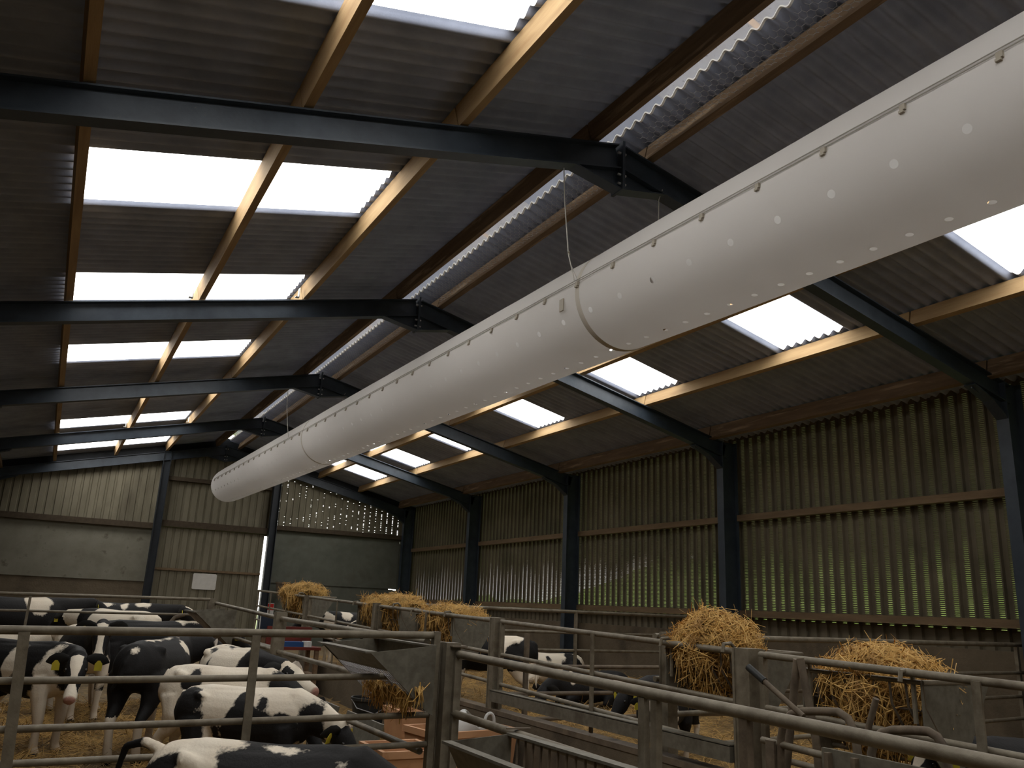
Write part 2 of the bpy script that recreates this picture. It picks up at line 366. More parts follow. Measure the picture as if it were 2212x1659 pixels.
struct('wall_back_left', profile_wall(-6.1, -1.5, 3.2, top), 'gable_clad', 'ribbed beige cladding on the end gable above the boarded wall', 'wall')
struct('wall_back_middle', profile_wall(-1.5, 1.6, 3.25, top), 'gable_clad', 'ribbed beige cladding on the end gable above the big door', 'wall')
struct('wall_back_right', profile_wall(1.6, 6.06, 3.4, top, .19, holes=lambda f: .12+.75*f*f*f), 'gable_clad', 'slotted cladding on the end gable where daylight shows in columns', 'wall')
mb = MB(); mb.box(-6.1, -1.62, YG-.05, YG+.06, 1.80, 3.22)
struct('wall_back_panel', mb, 'board', 'pale cement board on the end wall beside the big door', 'wall')
mb = MB(); mb.box(-6.1, -1.62, YG-.02, YG+.15, 0, 1.80)
struct('wall_back_base', mb, 'concrete', 'brown concrete foot of the end wall below the pale board', 'wall')
mb = MB(); mb.box(1.62, 5.62, YG-.05, YG+.06, 1.94, 3.46); mb.box(1.62, 5.38, YG-.02, YG+.07, 0.1, 1.942); mb.box(5.38, 5.52, YG-.05, YG+.06, 0.1, 1.92)
struct('wall_back_board', mb, 'boardgreen', 'grey green cement boards on the end wall towards the corner', 'wall')
mb = MB(); mb.box(5.525, 6.3, YG-.04, YG+.06, 0., 1.90); mb.box(5.50, 6.3, YG-.03, YG+.05, 1.935, 3.33); mb.box(5.66, 6.3, YG-.04, YG+.06, 3.30, 3.46); mb.box(5.66, 6.3, YG-.04, YG+.06, 1.88, 1.96)
struct('wall_back_corner', mb, 'boardgreen', 'narrow grey green board closing the far corner', 'wall')
mb = MB(); mb.prism([(-6.1, zroof(6.1)-.25), (0, ZR-.25), (6.1, zroof(6.1)-.25), (6.1, zroof(6.1)+.06), (0, ZR+.06), (-6.1, zroof(6.1)+.06)], 'y', YG-.06, YG-.03)  # added strip that blocks daylight leaking between gable cladding and roof
struct('trim_4', mb, 'steeldark', 'dark strip added along the end gable top to stop daylight leaking', 'closing strip')
# sliding door
dr = thing('door_1', (0, YG-.08, .30), 'tall ribbed sliding door in the end gable', 'door', kind='structure')
part('door_panel', profile_wall(-1.46, 1.40, .26, 3.28, .21, YG-.08), 'gable_clad', dr, None)
mb = MB(); mb.box(-1.46, 1.40, YG-.13, YG-.08, 2.13, 2.19); part('door_rail', mb, 'girt', dr)
mb = MB(); mb.box(-1.46, -.35, YG-.10, YG-.06, .14, .27); mb.box(-.05, .12, YG-.1, YG-.06, .14, .27); part('door_skirt', mb, 'concrete', dr)

# portal frames
FR = [0, 4.8, 9.6, 14.4, 19.1]
ORD = ['first', 'second', 'third', 'fourth', 'last']
def ibeam(mb, p0, p1, d, wd, upv, tf=.014, tw=.01):
    p0, p1 = V(p0), V(p1); t = (p1-p0).normalized(); u = V(upv); u = (u-t*u.dot(t)).normalized()
    for s_ in (1, -1): mb.bar(p0+u*s_*(d/2-tf/2), p1+u*s_*(d/2-tf/2), wd, tf, u)
    mb.bar(p0, p1, tw, d-tf, u)
FLAB = ['navy steel roof frame carrying the two near hanging wires of the duct', 'second navy steel roof frame along the barn, its peak well clear of the duct',
        'third navy steel roof frame, peak close above the duct', 'fourth navy steel roof frame, peak just above the tapering far duct', 'navy steel roof frame standing against the end gable wall']
for i, y in enumerate(FR):
    fr = thing('portal_frame', (0, y, 0), FLAB[i], 'roof frame', 'navy steel portal frames')
    for s_ in (-1, 1):
        mb = MB(); ibeam(mb, (s_*.012, y, 5.59-.003), (s_*5.75, y, 5.59-SL*5.75), .243, .135, (0, 0, 1)); part('rafter', mb, 'steel', fr)
        mb = MB(); ibeam(mb, (s_*5.795, y, zf(y)), (s_*5.795, y, 4.42), .33, .15, (s_, 0, 0)); part('column', mb, 'steel', fr)
        mb = MB(); mb.prism([(s_*.012, 5.47), (s_*.52, 5.47-SL*.52), (s_*.43, 5.345), (s_*.012, 5.262)], 'y', y-.005, y+.005)
        mb.bar((s_*.012, y, 5.262), (s_*.50, y, 5.355), .13, .012); part('apex_haunch', mb, 'steel', fr)
        mb = MB(); mb.prism([(s_*5.64, 3.98), (s_*5.64, 4.3), (s_*5.08, 5.47-SL*5.08), (s_*5.08, 5.42-SL*5.08), (s_*5.38, 4.16)], 'y', y-.006, y+.006)
        mb.bar((s_*5.63, y, 3.96), (s_*5.38, y, 4.15), .14, .014); mb.bar((s_*5.38, y, 4.15), (s_*5.05, y, 5.45-SL*5.05), .14, .014); part('knee_haunch', mb, 'steel', fr)
    mb = MB(); mb.box(-.014, .014, y-.09, y+.09, 5.245, 5.735); part('end_plate', mb, 'steel', fr)
    for z in (5.62, 5.40, 5.31):
        for dy in (-.055, .055):
            mb = MB(); mb.tube([(-.045, y+dy, z), (.045, y+dy, z)], .012, 8); part('bolt', mb, 'bolt', fr)
# purlins
BAYS = [(-4.8, 0), (0, 4.8), (4.8, 9.6), (9.6, 14.4), (14.4, 19.1)]
BN = ['in the bay over the viewer', 'between the first and second frames', 'between the second and third frames', 'between the third and fourth frames', 'between the fourth frame and the gable']
PUR = [(-1, .315, 'by the ridge gap'), (-1, 1.63, 'above the rooflights'), (-1, 2.90, 'crossing the rooflights'), (-1, 4.32, 'below the rooflights'), (-1, 5.5, 'at the eaves'),
       (1, .375, 'by the ridge gap'), (1, 1.63, 'above the rooflights'), (1, 2.82, 'crossing the rooflights'), (1, 4.11, 'below the rooflights'), (1, 5.49, 'at the eaves')]
for s_, x, where in PUR:
    for b, (ya, yb) in enumerate(BAYS):
        mb = MB(); dep = .23 if x > 5 else .178
        n_ = V((s_*SL, 0, 1)).normalized(); c = V((s_*x, 0, zroof(x)))-n_*(dep/2+.0)
        mb.bar((c.x, ya+.01, c.z), (c.x, yb-.01, c.z), .075, dep, n_)
        solo('purlin', mb, 'ridgewood' if x < 1 or x > 5 else 'purlin', '%s slope purlin %s, %s' % ('left' if s_ < 0 else 'right', where, BN[b].replace('in the bay ', '').replace('frames', 'frame')), 'purlin', 'timber purlins under the roof sheets')
# purlin cleats at the second and fourth frames
for y in (4.72, 14.32):
    for x in (1.7, 2.98):
        mb = MB(); z = zroof(x)-.17; mb.box(-x-.012, -x+.0, y-.06, y, z-.02, z+.10); mb.box(-x-.05, -x, y-.06, y, z-.025, z-.015)
        solo('purlin_cleat', mb, 'whiteplastic', 'pale bent steel cleat holding the %s lit purlin at the %s frame' % ('upper' if x < 2 else 'middle', 'second' if y < 9 else 'fourth'), 'bracket', 'purlin cleats on the roof frames')
# wall rails (girts)
for b, (ya, yb) in enumerate([(0, 4.8), (4.8, 9.6), (9.6, 14.4), (14.4, 19.1)]):
    for z, nm in ((3.145, 'upper'), (1.612, 'lower')):
        mb = MB(); mb.box(5.93, 6.045, ya+.06, yb-.06, z-.05, z+.05)
        solo('wall_girt', mb, 'girt', '%s timber rail across the slotted wall %s' % (nm, BN[b+1]), 'wall rail', 'timber rails on the slotted side wall')
for x0, x1, z, h, lab in ((-6, -1.65, 3.29, .15, 'dark timber rail above the pale board on the end wall'), (-1.45, 1.45, 3.39, .17, 'dark timber rail over the big gable door'), (1.7, 5.65, 3.52, .13, 'dark timber rail below the daylight slots of the gable'), (-1.45, 1.45, 4.64, .11, 'timber rail high in the middle of the gable, beside the duct end')):
    mb = MB(); mb.box(x0, x1, YG-.17, YG-.005, z-h/2, z+h/2); solo('gable_girt', mb, 'girtdark', lab, 'wall rail', 'timber rails on the end gable')
for x0, x1, nm in ((-1.65, -1.45, 'beside the whiteboard door, towards the pale board'), (1.47, 1.68, 'at the bright gap of the sliding door')):
    mb = MB(); ibeam(mb, ((x0+x1)/2, YG-.22, .15), ((x0+x1)/2, YG-.22, zroof(1.5)-.1), x1-x0, .2, (1, 0, 0)); solo('gable_post', mb, 'steeldark', 'dark steel gable post '+nm, 'post', 'steel gable posts')
mb = MB()
pts = [(-.41, 1.66), (.22, 1.66), (.22, 2.09), (-.41, 2.09)]; rr = .04; poly = []
for (cx, cz), a in zip(((.18, 1.70), (.18, 2.05), (-.37, 2.05), (-.37, 1.70)), (-pi/2, 0, pi/2, pi)):
    poly += [(cx+rr*cos(a+pi/2*k/5), cz+rr*sin(a+pi/2*k/5)) for k in range(6)]
mb.prism(poly, 'y', YG-.115, YG-.095); solo('whiteboard', mb, 'board_white', 'blank pale whiteboard with rounded corners on the big gable door', 'whiteboard')

# bird netting in the ridge gap, one length per bay
def netting(ya, yb, lab):
    mb = MB(); W_ = .31; a = .034; hx = a*sqrt(3); r = .0019
    def P(u, v):
        x = .06+u; sag = -.03*sin(pi*u/W_)
        z = 5.80-SL*abs(x)*.9+sag+.02*noise.noise(V((u*4, v*3, 1)))
        return V((x, v, z))
    edges = []
    nr = int((yb-ya)/(1.5*a)); nc = int(W_/hx)
    for j in range(nr):
        for i in range(nc):
            cx = (i+.5*(j % 2))*hx; cy = ya+j*1.5*a
            p = [(cx, cy+a), (cx+hx/2, cy+a/2), (cx+hx/2, cy-a/2), (cx, cy-a)]
            for k in range(3): edges.append((P(*p[k]), P(*p[k+1])))
    for p, q in edges:
        d = (q-p); t = d.normalized(); l = t.orthogonal().normalized(); u = t.cross(l)
        vs = [e+(l*cos(k*2*pi/3)+u*sin(k*2*pi/3))*r for e in (p, q) for k in range(3)]
        mb.add(vs, [(0, 1, 4, 3), (1, 2, 5, 4), (2, 0, 3, 5)])
    b = mb.base(); me = bpy.data.meshes.new('bird_netting'); me.from_pydata([(x-b.x, y-b.y, z-b.z) for x, y, z in mb.v], [], mb.f)
    tag(link('bird_netting', me, 'wire', b), lab, 'wire netting', 'wire netting under the ridge')
netting(-3.2, -.1, 'grey chicken wire strip under the ridge gap in the bay over the viewer')
netting(.1, 4.7, 'grey chicken wire strip under the ridge gap between the first and second frames')
netting(4.9, 9.5, 'grey chicken wire strip under the ridge gap between the second and third frames')
netting(9.7, 14.3, 'grey chicken wire strip under the ridge gap between the third and fourth frames')

# ------------------------------------------------------------------ ventilation duct
DR = .448
DUCT = thing('ventilation_duct', (-.02, 0, 4.16), 'long white fabric ventilation duct hung under the ridge with rows of round holes', 'ventilation duct')
def dax(y): return V((-.02-.005*y, y, 4.16+.0125*y))
def dpt(y, th, r): c = dax(y); return V((c.x-r*cos(th), y, c.z+r*sin(th)))
def drad(y, s0, s1):
    e = min(abs(y-s0), abs(y-s1)); return DR*(1-.02*math.exp(-e*5))+.003*noise.noise(V((y*1.3, 0, 0)))
SEC = [(-9.5, -.06), (-.06, 8.57), (8.57, 17.45)]
for i, (ya, yb) in enumerate(SEC):
    mb = MB(); n = 72; ny = int((yb-ya)/.12); vs = []; fs = []
    ring = []
    for j in range(ny+1):
        y = ya+(yb-ya)*j/ny; ring.append((y, drad(y, ya, yb)))
    if i == 2:
        for k in range(1, 9):
            a = pi/2*k/8; ring.append((yb+.16*sin(a), DR*.98*max(cos(a)**.55, .02)))
    for y, rr in ring:
        for k in range(n): p = dpt(y, 2*pi*k/n, rr); vs.append(p)
    for j in range(len(ring)-1):
        for k in range(n): fs.append((j*n+k, j*n+(k+1) % n, (j+1)*n+(k+1) % n, (j+1)*n+k))
    if i == 2: fs.append(tuple((len(ring)-1)*n+k for k in range(n)))
    mb.add(vs, fs); part('duct_section', mb, 'fabric', DUCT, 70)
for y in (-.06, 8.57):
    mb = MB(); n = 72; vs = []; fs = []
    for j, (dy, rr) in enumerate(((-.03, DR*.984), (-.02, DR*.990), (.02, DR*.990), (.03, DR*.984))):
        vs += [dpt(y+dy, 2*pi*k/n, rr) for k in range(n)]
    for j in range(3):
        for k in range(n): fs.append((j*n+k, j*n+(k+1) % n, (j+1)*n+(k+1) % n, (j+1)*n+k))
    mb.add(vs, fs); part('seam_band', mb, mat('seam_fabric', (.50, .46, .40), rough=.9) if y < 0 else bpy.data.materials['seam_fabric'], DUCT, 60)
TH = radians(9.6)
for sd in (0, 1):
    th = TH if sd == 0 else pi-TH
    for dz in ((.0, .022) if sd == 0 else (0.,)):
        mb = MB(); mb.tube([dpt(y, th+dz/DR, DR+.008) for y in [-9.4+i*.6 for i in range(45)]], .0035, 6); part('suspension_rail', mb, 'cable', DUCT)
y = -.075-.515*9
while y < 17.2:
    mb = MB(); p = dpt(y, TH-.03, DR+.006); c = p
    mb.box(c.x-.012, c.x+.008, y-.016, y+.016, c.z-.022, c.z+.012); mb.box(c.x-.016, c.x+.008, y-.008, y+.020, c.z-.036, c.z-.022); part('clip', mb, 'clip', DUCT)
    y += .515
def wire(pts, r=.005):
    mb = MB(); mb.tube(pts, r, 6); part('hanging_wire', mb, 'cable', DUCT)
for y in (0, 9.6):
    wire([(-.60, y-.02, 5.30), (-.585, y-.02, 5.0), (-.53, y-.02, 4.50+.0125*y), (-.49, y-.06, 4.25+.0125*y)])
    wire([(.50, y-.02, 5.42), (.455, y-.02, 5.30), (.45, y-.02, 5.0), (.435, y-.02, 4.3+.0125*y)])
wire([(-.53, -.02, 4.50), (-.525, -.06, 4.38), (-.478, -.09, 4.25)], .003); wire([(-.535, -.03, 4.515), (-.515, -.01, 4.50)], .009)
mb = MB(); mb.box(-.478, -.466, .13, .19, 4.04, 4.15); part('tie_tab', mb, 'clip', DUCT)

# ------------------------------------------------------------------ pens
def railbar(x0, y0, z0, x1, y1, z1, r, n=12): return MB().tube([(x0, y0, z0), (x1, y1, z1)], r, n)
# front gate of the calf pen
g = thing('field_gate', (-3.4, -.75, .3), 'five-rail galvanised gate across the front of the big calf pen', 'gate')
for z, r in ((1.345, .0215), (1.112, .0175), (.895, .0175), (.75, .017), (.58, .017), (.42, .017)):
    part('rail', railbar(-5.3, -.75, z-.02, -1.88, -.75, z+.018 if z > .8 else z, r), 'galv', g)
part('end_stile', MB().box(-1.885, -1.845, -.775, -.725, .36, 1.385), 'galv', g)
part('brace', MB().bar((-4.045, -.785, 1.33), (-4.0, -.785, .42), .05, .012, (0, 1, 0)), 'galv', g)
part('brace', MB().bar((-2.945, -.785, 1.34), (-2.935, -.785, .42), .045, .012, (0, 1, 0)), 'galv', g)
def post(x, y, h, wd, lab, mt='galv', z0=None, cap=True):
    mb = MB(); z0 = zf(y) if z0 is None else z0; k = wd/2
    mb.box(x-k, x+k, y-k, y+k, z0, h)
    for s_ in (-1, 1): mb.box(x-k*1.12, x+k*1.12, y+s_*k-.008, y+s_*k+.008, z0, h-.004)
    return solo('fence_post', mb, mt, lab, 'post', 'steel fence posts of the pens')
post(-1.775, -.77, 1.325, .085, 'steel post where the two near gates meet')
# near gate
g = thing('field_gate', (-1.75, -3, .3), 'near two-rail gate with a feed rack hung on it', 'gate')
part('top_rail', railbar(-1.75, -.83, 1.262, -1.75, -5.2, 1.187, .0235, 16), 'galv', g)
part('lower_rail', railbar(-1.75, -.78, .925, -1.75, -5.2, .89, .0235, 16), 'galv', g)
part('bottom_rail', railbar(-1.75, -.78, .45, -1.75, -5.2, .45, .021), 'galv', g)
part('end_stile', MB().box(-1.772, -1.728, -.85, -.81, .40, 1.27), 'galv', g)
for y in (-2.635, -2.715): part('upright', MB().box(-1.765, -1.735, y-.020, y+.020, .42, 1.21), 'galv', g)
part('upright', MB().box(-1.765, -1.735, -3.235, -3.195, .42, 1.21), 'rustpipe', g)
part('latch', MB().box(-1.80, -1.70, -.86, -.80, 1.302, 1.309), 'rustpipe', g)
# fence along the right side of the calf pen
for (ya, yb, zs, lab) in ((-.70, 2.92, ((1.322, 1.343, .0225), (1.03, 1.035, .02), (.705, .70, .02), (.45, .45, .018)), 'three-rail pen fence running back from the gate post'),
                          (3.0, 6.58, ((1.345, 1.43, .0215), (1.035, 1.07, .019), (.72, .78, .019), (.47, .5, .018)), 'far stretch of pen fence beyond the short post')):
    g = thing('pen_fence', (-1.9, ya, .3), lab, 'fence', 'pipe fences of the pens')
    for za, zb, r in zs: part('rail', railbar(-1.9, ya, za, -1.9, yb, zb, r), 'galv', g)
post(-1.9, 2.96, 1.405, .095, 'short square post halfway along the calf pen fence')
post(-1.95, 6.62, 1.49, .09, 'post at the back corner of the calf pen')
# back fence of the calf pen with its curved feed bars
g = thing('pen_fence', (-3.5, 6.5, .3), 'long level fence across the back of the calf pen', 'fence', 'pipe fences of the pens')
for za, zb, r, x1 in ((1.43, 1.475, .02, -2.0), (1.235, 1.27, .015, -2.12), (.92, .92, .02, -2.0), (.79, .79, .02, -2.0)): part('rail', railbar(-6, 6.5, za, x1, 6.5, zb, r), 'galv', g)
for x in (-5.2, -4.12): part('upright', MB().box(x-.015, x+.015, 6.47, 6.5, .3, 1.43), 'galv', g)
part('curved_bar', MB().tube([(-2.12, 6.45, 1.268), (-2.02, 6.45, 1.25), (-1.93, 6.42, 1.19), (-1.84, 6.4, 1.08), (-1.78, 6.38, .95)], .035, 10), 'rustpipe', g)
part('curved_bar', MB().tube([(-2.30, 6.45, 1.268), (-2.42, 6.45, 1.23), (-2.5, 6.43, 1.12), (-2.62, 6.43, 1.0), (-2.65, 6.43, .7)], .025, 10), 'rustpipe', g)
# long passage fence on its kerb
KX = -.1
mb = MB(); mb.box(-.16, -.04, -6, 12.5, 0, .585); struct('kerb_wall', mb, 'concrete', 'low concrete kerb under the long passage fence', 'kerb')
mb = MB(); mb.box(-.165, -.035, -6, 12.5, .585, .625); solo('kerb_board', mb, 'rustpipe', 'dark timber capping board on the passage kerb', 'board')
FY = [-1.56, 1.77, 5.13, 8.5]; FH = [1.365, 1.445, 1.53, 1.60]
FL = ['broad steel post between the two nearest straw racks', 'steel post in mid passage fence beside a standing calf', 'steel post at the straw rack before the far corner', 'farthest steel post of the passage fence']
for y, h, l in zip(FY, FH, FL): post(KX-.0, y, h, .125 if y < 0 else .10, l, 'galv', .62)
def ftop(y): return 1.335+.0235*(y+1.56) if y > -1.6 else 1.335+.018*(y+1.56)
PN = [(-5.8, -1.66, 'passage fence in front of the nearest straw rack'), (-1.47, 1.69, 'passage fence with a galvanised beam below its rails'), (1.85, 5.06, 'passage fence in front of the white-legged calf'), (5.2, 8.43, 'passage fence before the far straw rack'), (8.57, 12.3, 'last passage fence beside the boarded corner')]
for ya, yb, lab in PN:
    g = thing('pen_fence', (KX, ya, .62), lab, 'fence', 'pipe fences of the pens')
    for d, r in ((0, .0205), (.30, .0185), (.565, .0175)):
        part('rail', railbar(KX, ya, ftop(ya)-d, KX, yb, ftop(yb)-d, r), 'galv', g)
    for y in (ya+.02, yb-.02): part('end_stile', MB().box(KX-.018, KX+.018, y-.018, y+.018, .63, ftop(y)+.01), 'galv', g)
    k = max(1, int((yb-ya)/1.7)); 
    for i in range(1, k+1):
        y = ya+(yb-ya)*i/(k+1); part('upright', MB().box(KX-.032, KX-.02, y-.022, y+.022, .64, ftop(y)), 'galv', g)
    if abs(ya+1.47) < .01:
        mb = MB(); mb.box(-.19, -.145, ya, yb, .695, .79); mb.box(-.19, -.10, ya, yb, .785, .797); part('channel_beam', mb, 'galvsheet', g)
# cross fences between the straw pens
for y0, y1, za, lab in ((-.45, .25, 1.385, 'level cross fence to the side wall behind the nearest straw rack'), (5.1, 5.1, 1.525, 'level cross fence to the side wall in the middle pens'), (1.75, 1.75, 1.30, 'low cross fence behind the black and white standing calf')):
    g = thing('pen_fence', (.2, y0, .3), lab, 'fence', 'pipe fences of the pens')
    for d, r in ((0, .024), (.30, .02), (.55, .02), (.78, .02)):
        if za < 1.35 and d == 0: continue
        part('rail', railbar(.05, y0, za-d, 5.97, y1, za-d, r), 'galv' if za > 1.35 else 'rustpipe', g)
    for t in (.03, .5, .97):
        x = .05+5.9*t; y = y0+(y1-y0)*t; part('upright', MB().box(x-.02, x+.02, y-.02, y+.02, .3, za+.01), 'galv' if za > 1.35 else 'rustpipe', g)
post(.12, -.52, 1.42, .08, 'slim post behind the nearest rack where the cross fence starts', 'galv', .25)

# ------------------------------------------------------------------ straw
def blade(mb, p, d, n, L_, wd, droop=0.):
    l = d.cross(n)
    if l.length < 1e-4: return
    l = l.normalized()*wd/2; a = p; b = p+d*L_*.5+n*.012*random.random(); c = p+d*L_-V((0, 0, droop*L_))
    k = n*wd*.35
    mb.add([a-l, a+k, a+l, b-l, b+k, b+l, c-l*.6, c+k, c+l*.6], [(0, 1, 4, 3), (1, 2, 5, 4), (3, 4, 7, 6), (4, 5, 8, 7)])
def rawobj(name, mb, mt, label=None, cat=None, kind=None, parent=None, smooth=False):
    b = mb.base() if parent is None else wl(parent)
    me = bpy.data.meshes.new(name); me.from_pydata([(x-b.x, y-b.y, z-b.z) for x, y, z in mb.v], [], mb.f)
    if smooth: me.polygons.foreach_set('use_smooth', [True]*len(me.polygons))
    o = link(name, me, mt, b if parent is None else None, parent); return tag(o, label, cat, None, kind)
def bedding(name, x0, x1, ya, yb, zfun, N_, label, dens):
    mb = MB(); nx_, ny_ = int((x1-x0)/.12), int((yb-ya)/.12)
    def Z(x, y): return zfun(y)+.035*noise.noise(V((x*1.7, y*1.7, 1)))+.02*noise.noise(V((x*6, y*6, 5)))
    vs = [(x0+(x1-x0)*i/nx_, ya+(yb-ya)*j/ny_, Z(x0+(x1-x0)*i/nx_, ya+(yb-ya)*j/ny_)) for j in range(ny_+1) for i in range(nx_+1)]
    mb.add(vs, [(j*(nx_+1)+i, j*(nx_+1)+i+1, (j+1)*(nx_+1)+i+1, (j+1)*(nx_+1)+i) for j in range(ny_) for i in range(nx_)])
    o = rawobj(name, mb, 'bed', label, 'straw bedding', 'stuff', smooth=True)
    mb = MB()
    for _ in range(N_):
        x = random.uniform(x0+.27, x1-.27); y = random.uniform(max(ya, dens[0]), min(yb, dens[1])); a = random.uniform(0, 2*pi); e = random.gauss(.12, .22)
        d = V((cos(a)*cos(e), sin(a)*cos(e), sin(e))); n = V((random.gauss(0, .3), random.gauss(0, .3), 1)).normalized()
        blade(mb, V((x, y, Z(x, y)+random.uniform(0, .025))), d, n, random.uniform(.08, .28), random.uniform(.004, .008))
    rawobj('straw_stems', mb, 'strawdull', parent=o)
    return Z
ZL = bedding('straw_bedding', -5.95, -2.0, -.65, 6.4, lambda y: zf(y)+.035, 15000, 'trampled straw bedding on the floor of the big calf pen', (-.6, 6.3))
ZRb = bedding('straw_bedding', .0, 5.97, -7.0, 12.0, lambda y: .28+.012*max(0, y), 17000, 'deep straw bedding in the pens along the slotted wall', (-3.6, 9.5))
bedding('straw_bedding', -1.7, -.22, -.6, 6.0, lambda y: zf(y)+.02, 1500, 'thin scattered straw on the feed passage floor', (-.5, 6.0))

def heap(label, c, r, N_, seed, hang=.25, blen=(.06, .22), mtb='straw'):
    rnd = random.Random(seed); st = random.getstate(); random.seed(seed)
    mb = MB(); nu, nv = 36, 20; c = V(c)
    def P(u, v):
        d = V((cos(u)*sin(v), sin(u)*sin(v), cos(v)))
        k = 1+.30*noise.noise(d*2.4+V((seed, 0, 0)))+.14*noise.noise(d*6+V((seed, 3, 0)))+.06*noise.noise(d*13)
        rz = r[2] if d.z > 0 else r[3]
        sx = 1 if d.z > 0 else 1+.45*d.z
        return V((c.x+d.x*r[0]*k*sx, c.y+d.y*r[1]*k, c.z+d.z*rz*k)), d
    vs = []; 
    for j in range(nv+1):
        for i in range(nu): vs.append(P(2*pi*i/nu, pi*j/nv)[0])
    mb.add(vs, [(j*nu+i, j*nu+(i+1) % nu, (j+1)*nu+(i+1) % nu, (j+1)*nu+i) for j in range(nv) for i in range(nu)])
    o = rawobj('straw_feed', mb, 'strawcore', label, 'straw', 'stuff', smooth=True)
    mb = MB()
    for _ in range(N_):
        u = random.uniform(0, 2*pi); v = math.acos(random.uniform(-.9, 1)); p, d = P(u, v)
        t = V((random.gauss(0, 1), random.gauss(0, 1), random.gauss(0, .8))); t = (t-d*t.dot(d)*.6).normalized()
        L_ = random.uniform(*blen)*(1.5 if random.random() < .08 else 1)
        if d.z < .2 and random.random() < hang: t = (t*.4+V((0, 0, -1))).normalized()
        blade(mb, p+d*random.uniform(-.01, .035)-t*L_*.4, t, d, L_, random.uniform(.003, .009), random.uniform(0, .25))
    rawobj('straw_stems', mb, mtb, parent=o); random.setstate(st)
def wallrack(ya, yb, zt, zb, lab, plate=True, far=False):
    g = thing('hay_rack', (.1, ya, zb), lab, 'hay rack', 'hay racks along the passage fence'); r = .007
    xa, xb, xc = -.055, .50, .16
    part('rim', MB().tube([(xa, ya, zt), (xa, yb, zt), (xb, yb, zt), (xb, ya, zt), (xa, ya, zt)], .013, 8), 'galv', g)
    part('keel', railbar(xc, ya, zb, xc, yb, zb, .014), 'galv', g)
    n_ = max(4, int((yb-ya)/(.09 if not far else .14)))
    for i in range(n_+1):
        y = ya+(yb-ya)*i/n_; part('bar', MB().tube([(xa, y, zt), (xa+.01, y, zt-.12), (xc, y, zb)], r if not far else .006, 6), 'rustpipe', g)
    for t in (.35, .7): part('cross_bar', railbar(xa+.01+(xc-xa)*t*.9, ya, zt+(zb-zt)*t, xa+.01+(xc-xa)*t*.9, yb, zt+(zb-zt)*t, .007, 6), 'rustpipe', g)
    for y in (ya, yb): part('end_plate', MB().prism([(xa-.01, zt), (xb, zt), (xc+.05, zb-.02), (xc-.10, zb-.02), (xa-.01, zb+.12)], 'y', y-.004, y+.004), 'galvsheet', g)
    for y in (ya+.05, yb-.05): part('hook', MB().tube([(xa, y, zt-.2), (xa, y, zt+.03), (xa-.03, y, zt+.055), (xa-.09, y, zt+.05), (xa-.10, y, zt)], .012, 8), 'galv', g)
wallrack(-2.71, -1.95, 1.27, .86, 'hay rack heaped with bright straw, nearest along the passage fence')
heap('golden straw heaped in the nearest rack, thickest bundle below the rail', (.20, -2.28, 1.20), (.24, .34, .20, .33), 3600, 11, .25)
wallrack(-1.44, -.72, 1.33, .95, 'hay rack beside the broad post with straw spilling over the rail')
heap('tall golden straw spilling over the rail beside the broad post', (.15, -1.0, 1.33), (.23, .31, .22, .27), 3400, 12, .25)
wallrack(2.85, 3.9, 1.42, 1.0, 'hay rack above the black and white calf in mid passage', far=True)
heap('small straw heap above the standing calf in mid passage', (.2, 3.45, 1.40), (.30, .52, .13, .30), 1800, 13, .5)
wallrack(4.4, 6.05, 1.48, 1.05, 'hay rack at the cross fence in the far passage', far=True)
heap('wide straw heap around the post at the far cross fence', (.2, 5.35, 1.48), (.30, .85, .15, .35), 2200, 14, .5)
wallrack(8.9, 10.3, 1.58, 1.15, 'farthest hay rack, against the boarded end wall', far=True)
heap('farthest straw heap, against the grey green end wall', (.15, 9.75, 1.62), (.35, .75, .18, .35), 1500, 15, .5)

# rack hung on the gate end of the calf pen fence
g = thing('hay_rack', (-2.1, -.5, .9), 'large galvanised V rack hung inside the calf pen beside the gate post', 'hay rack')
ya, yb = -.93, .02
part('front_rim', MB().box(-2.37, -2.30, ya, yb, 1.265, 1.275), 'galvsheet', g)
part('back_rim', MB().box(-1.985, -1.935, ya, yb, 1.305, 1.315), 'galvsheet', g)
for y in (ya, yb): part('end_plate', MB().prism([(-2.34, 1.268), (-1.94, 1.312), (-1.94, .93), (-1.98, .955)], 'y', y-.004, y+.004), 'galvsheet', g)
mb = MB(); mb.add([(-2.335, ya, 1.27), (-2.335, yb, 1.27), (-2.22, yb, 1.17), (-2.22, ya, 1.17)], [(0, 1, 2, 3)]); part('solid_strip', mb, 'galvsheet', g)
mb = MB()
for i in range(26): y = ya+.01+(yb-ya-.02)*i/25; mb.tube([(-2.22, y, 1.17), (-1.985, y, .955)], .0035, 5)
for i in range(7): t = i/6; mb.tube([(-2.22+.235*t, ya, 1.17-.215*t), (-2.22+.235*t, yb, 1.17-.215*t)], .0035, 5)
part('wire_mesh', mb, 'wire', g)
part('back_plate', MB().box(-1.948, -1.942, ya, yb, .95, 1.305), 'galvsheet', g)
heap('straw held in the V rack inside the calf pen', (-2.04, -.55, 1.06), (.09, .36, .06, .09), 800, 16, .6, (.04, .13))
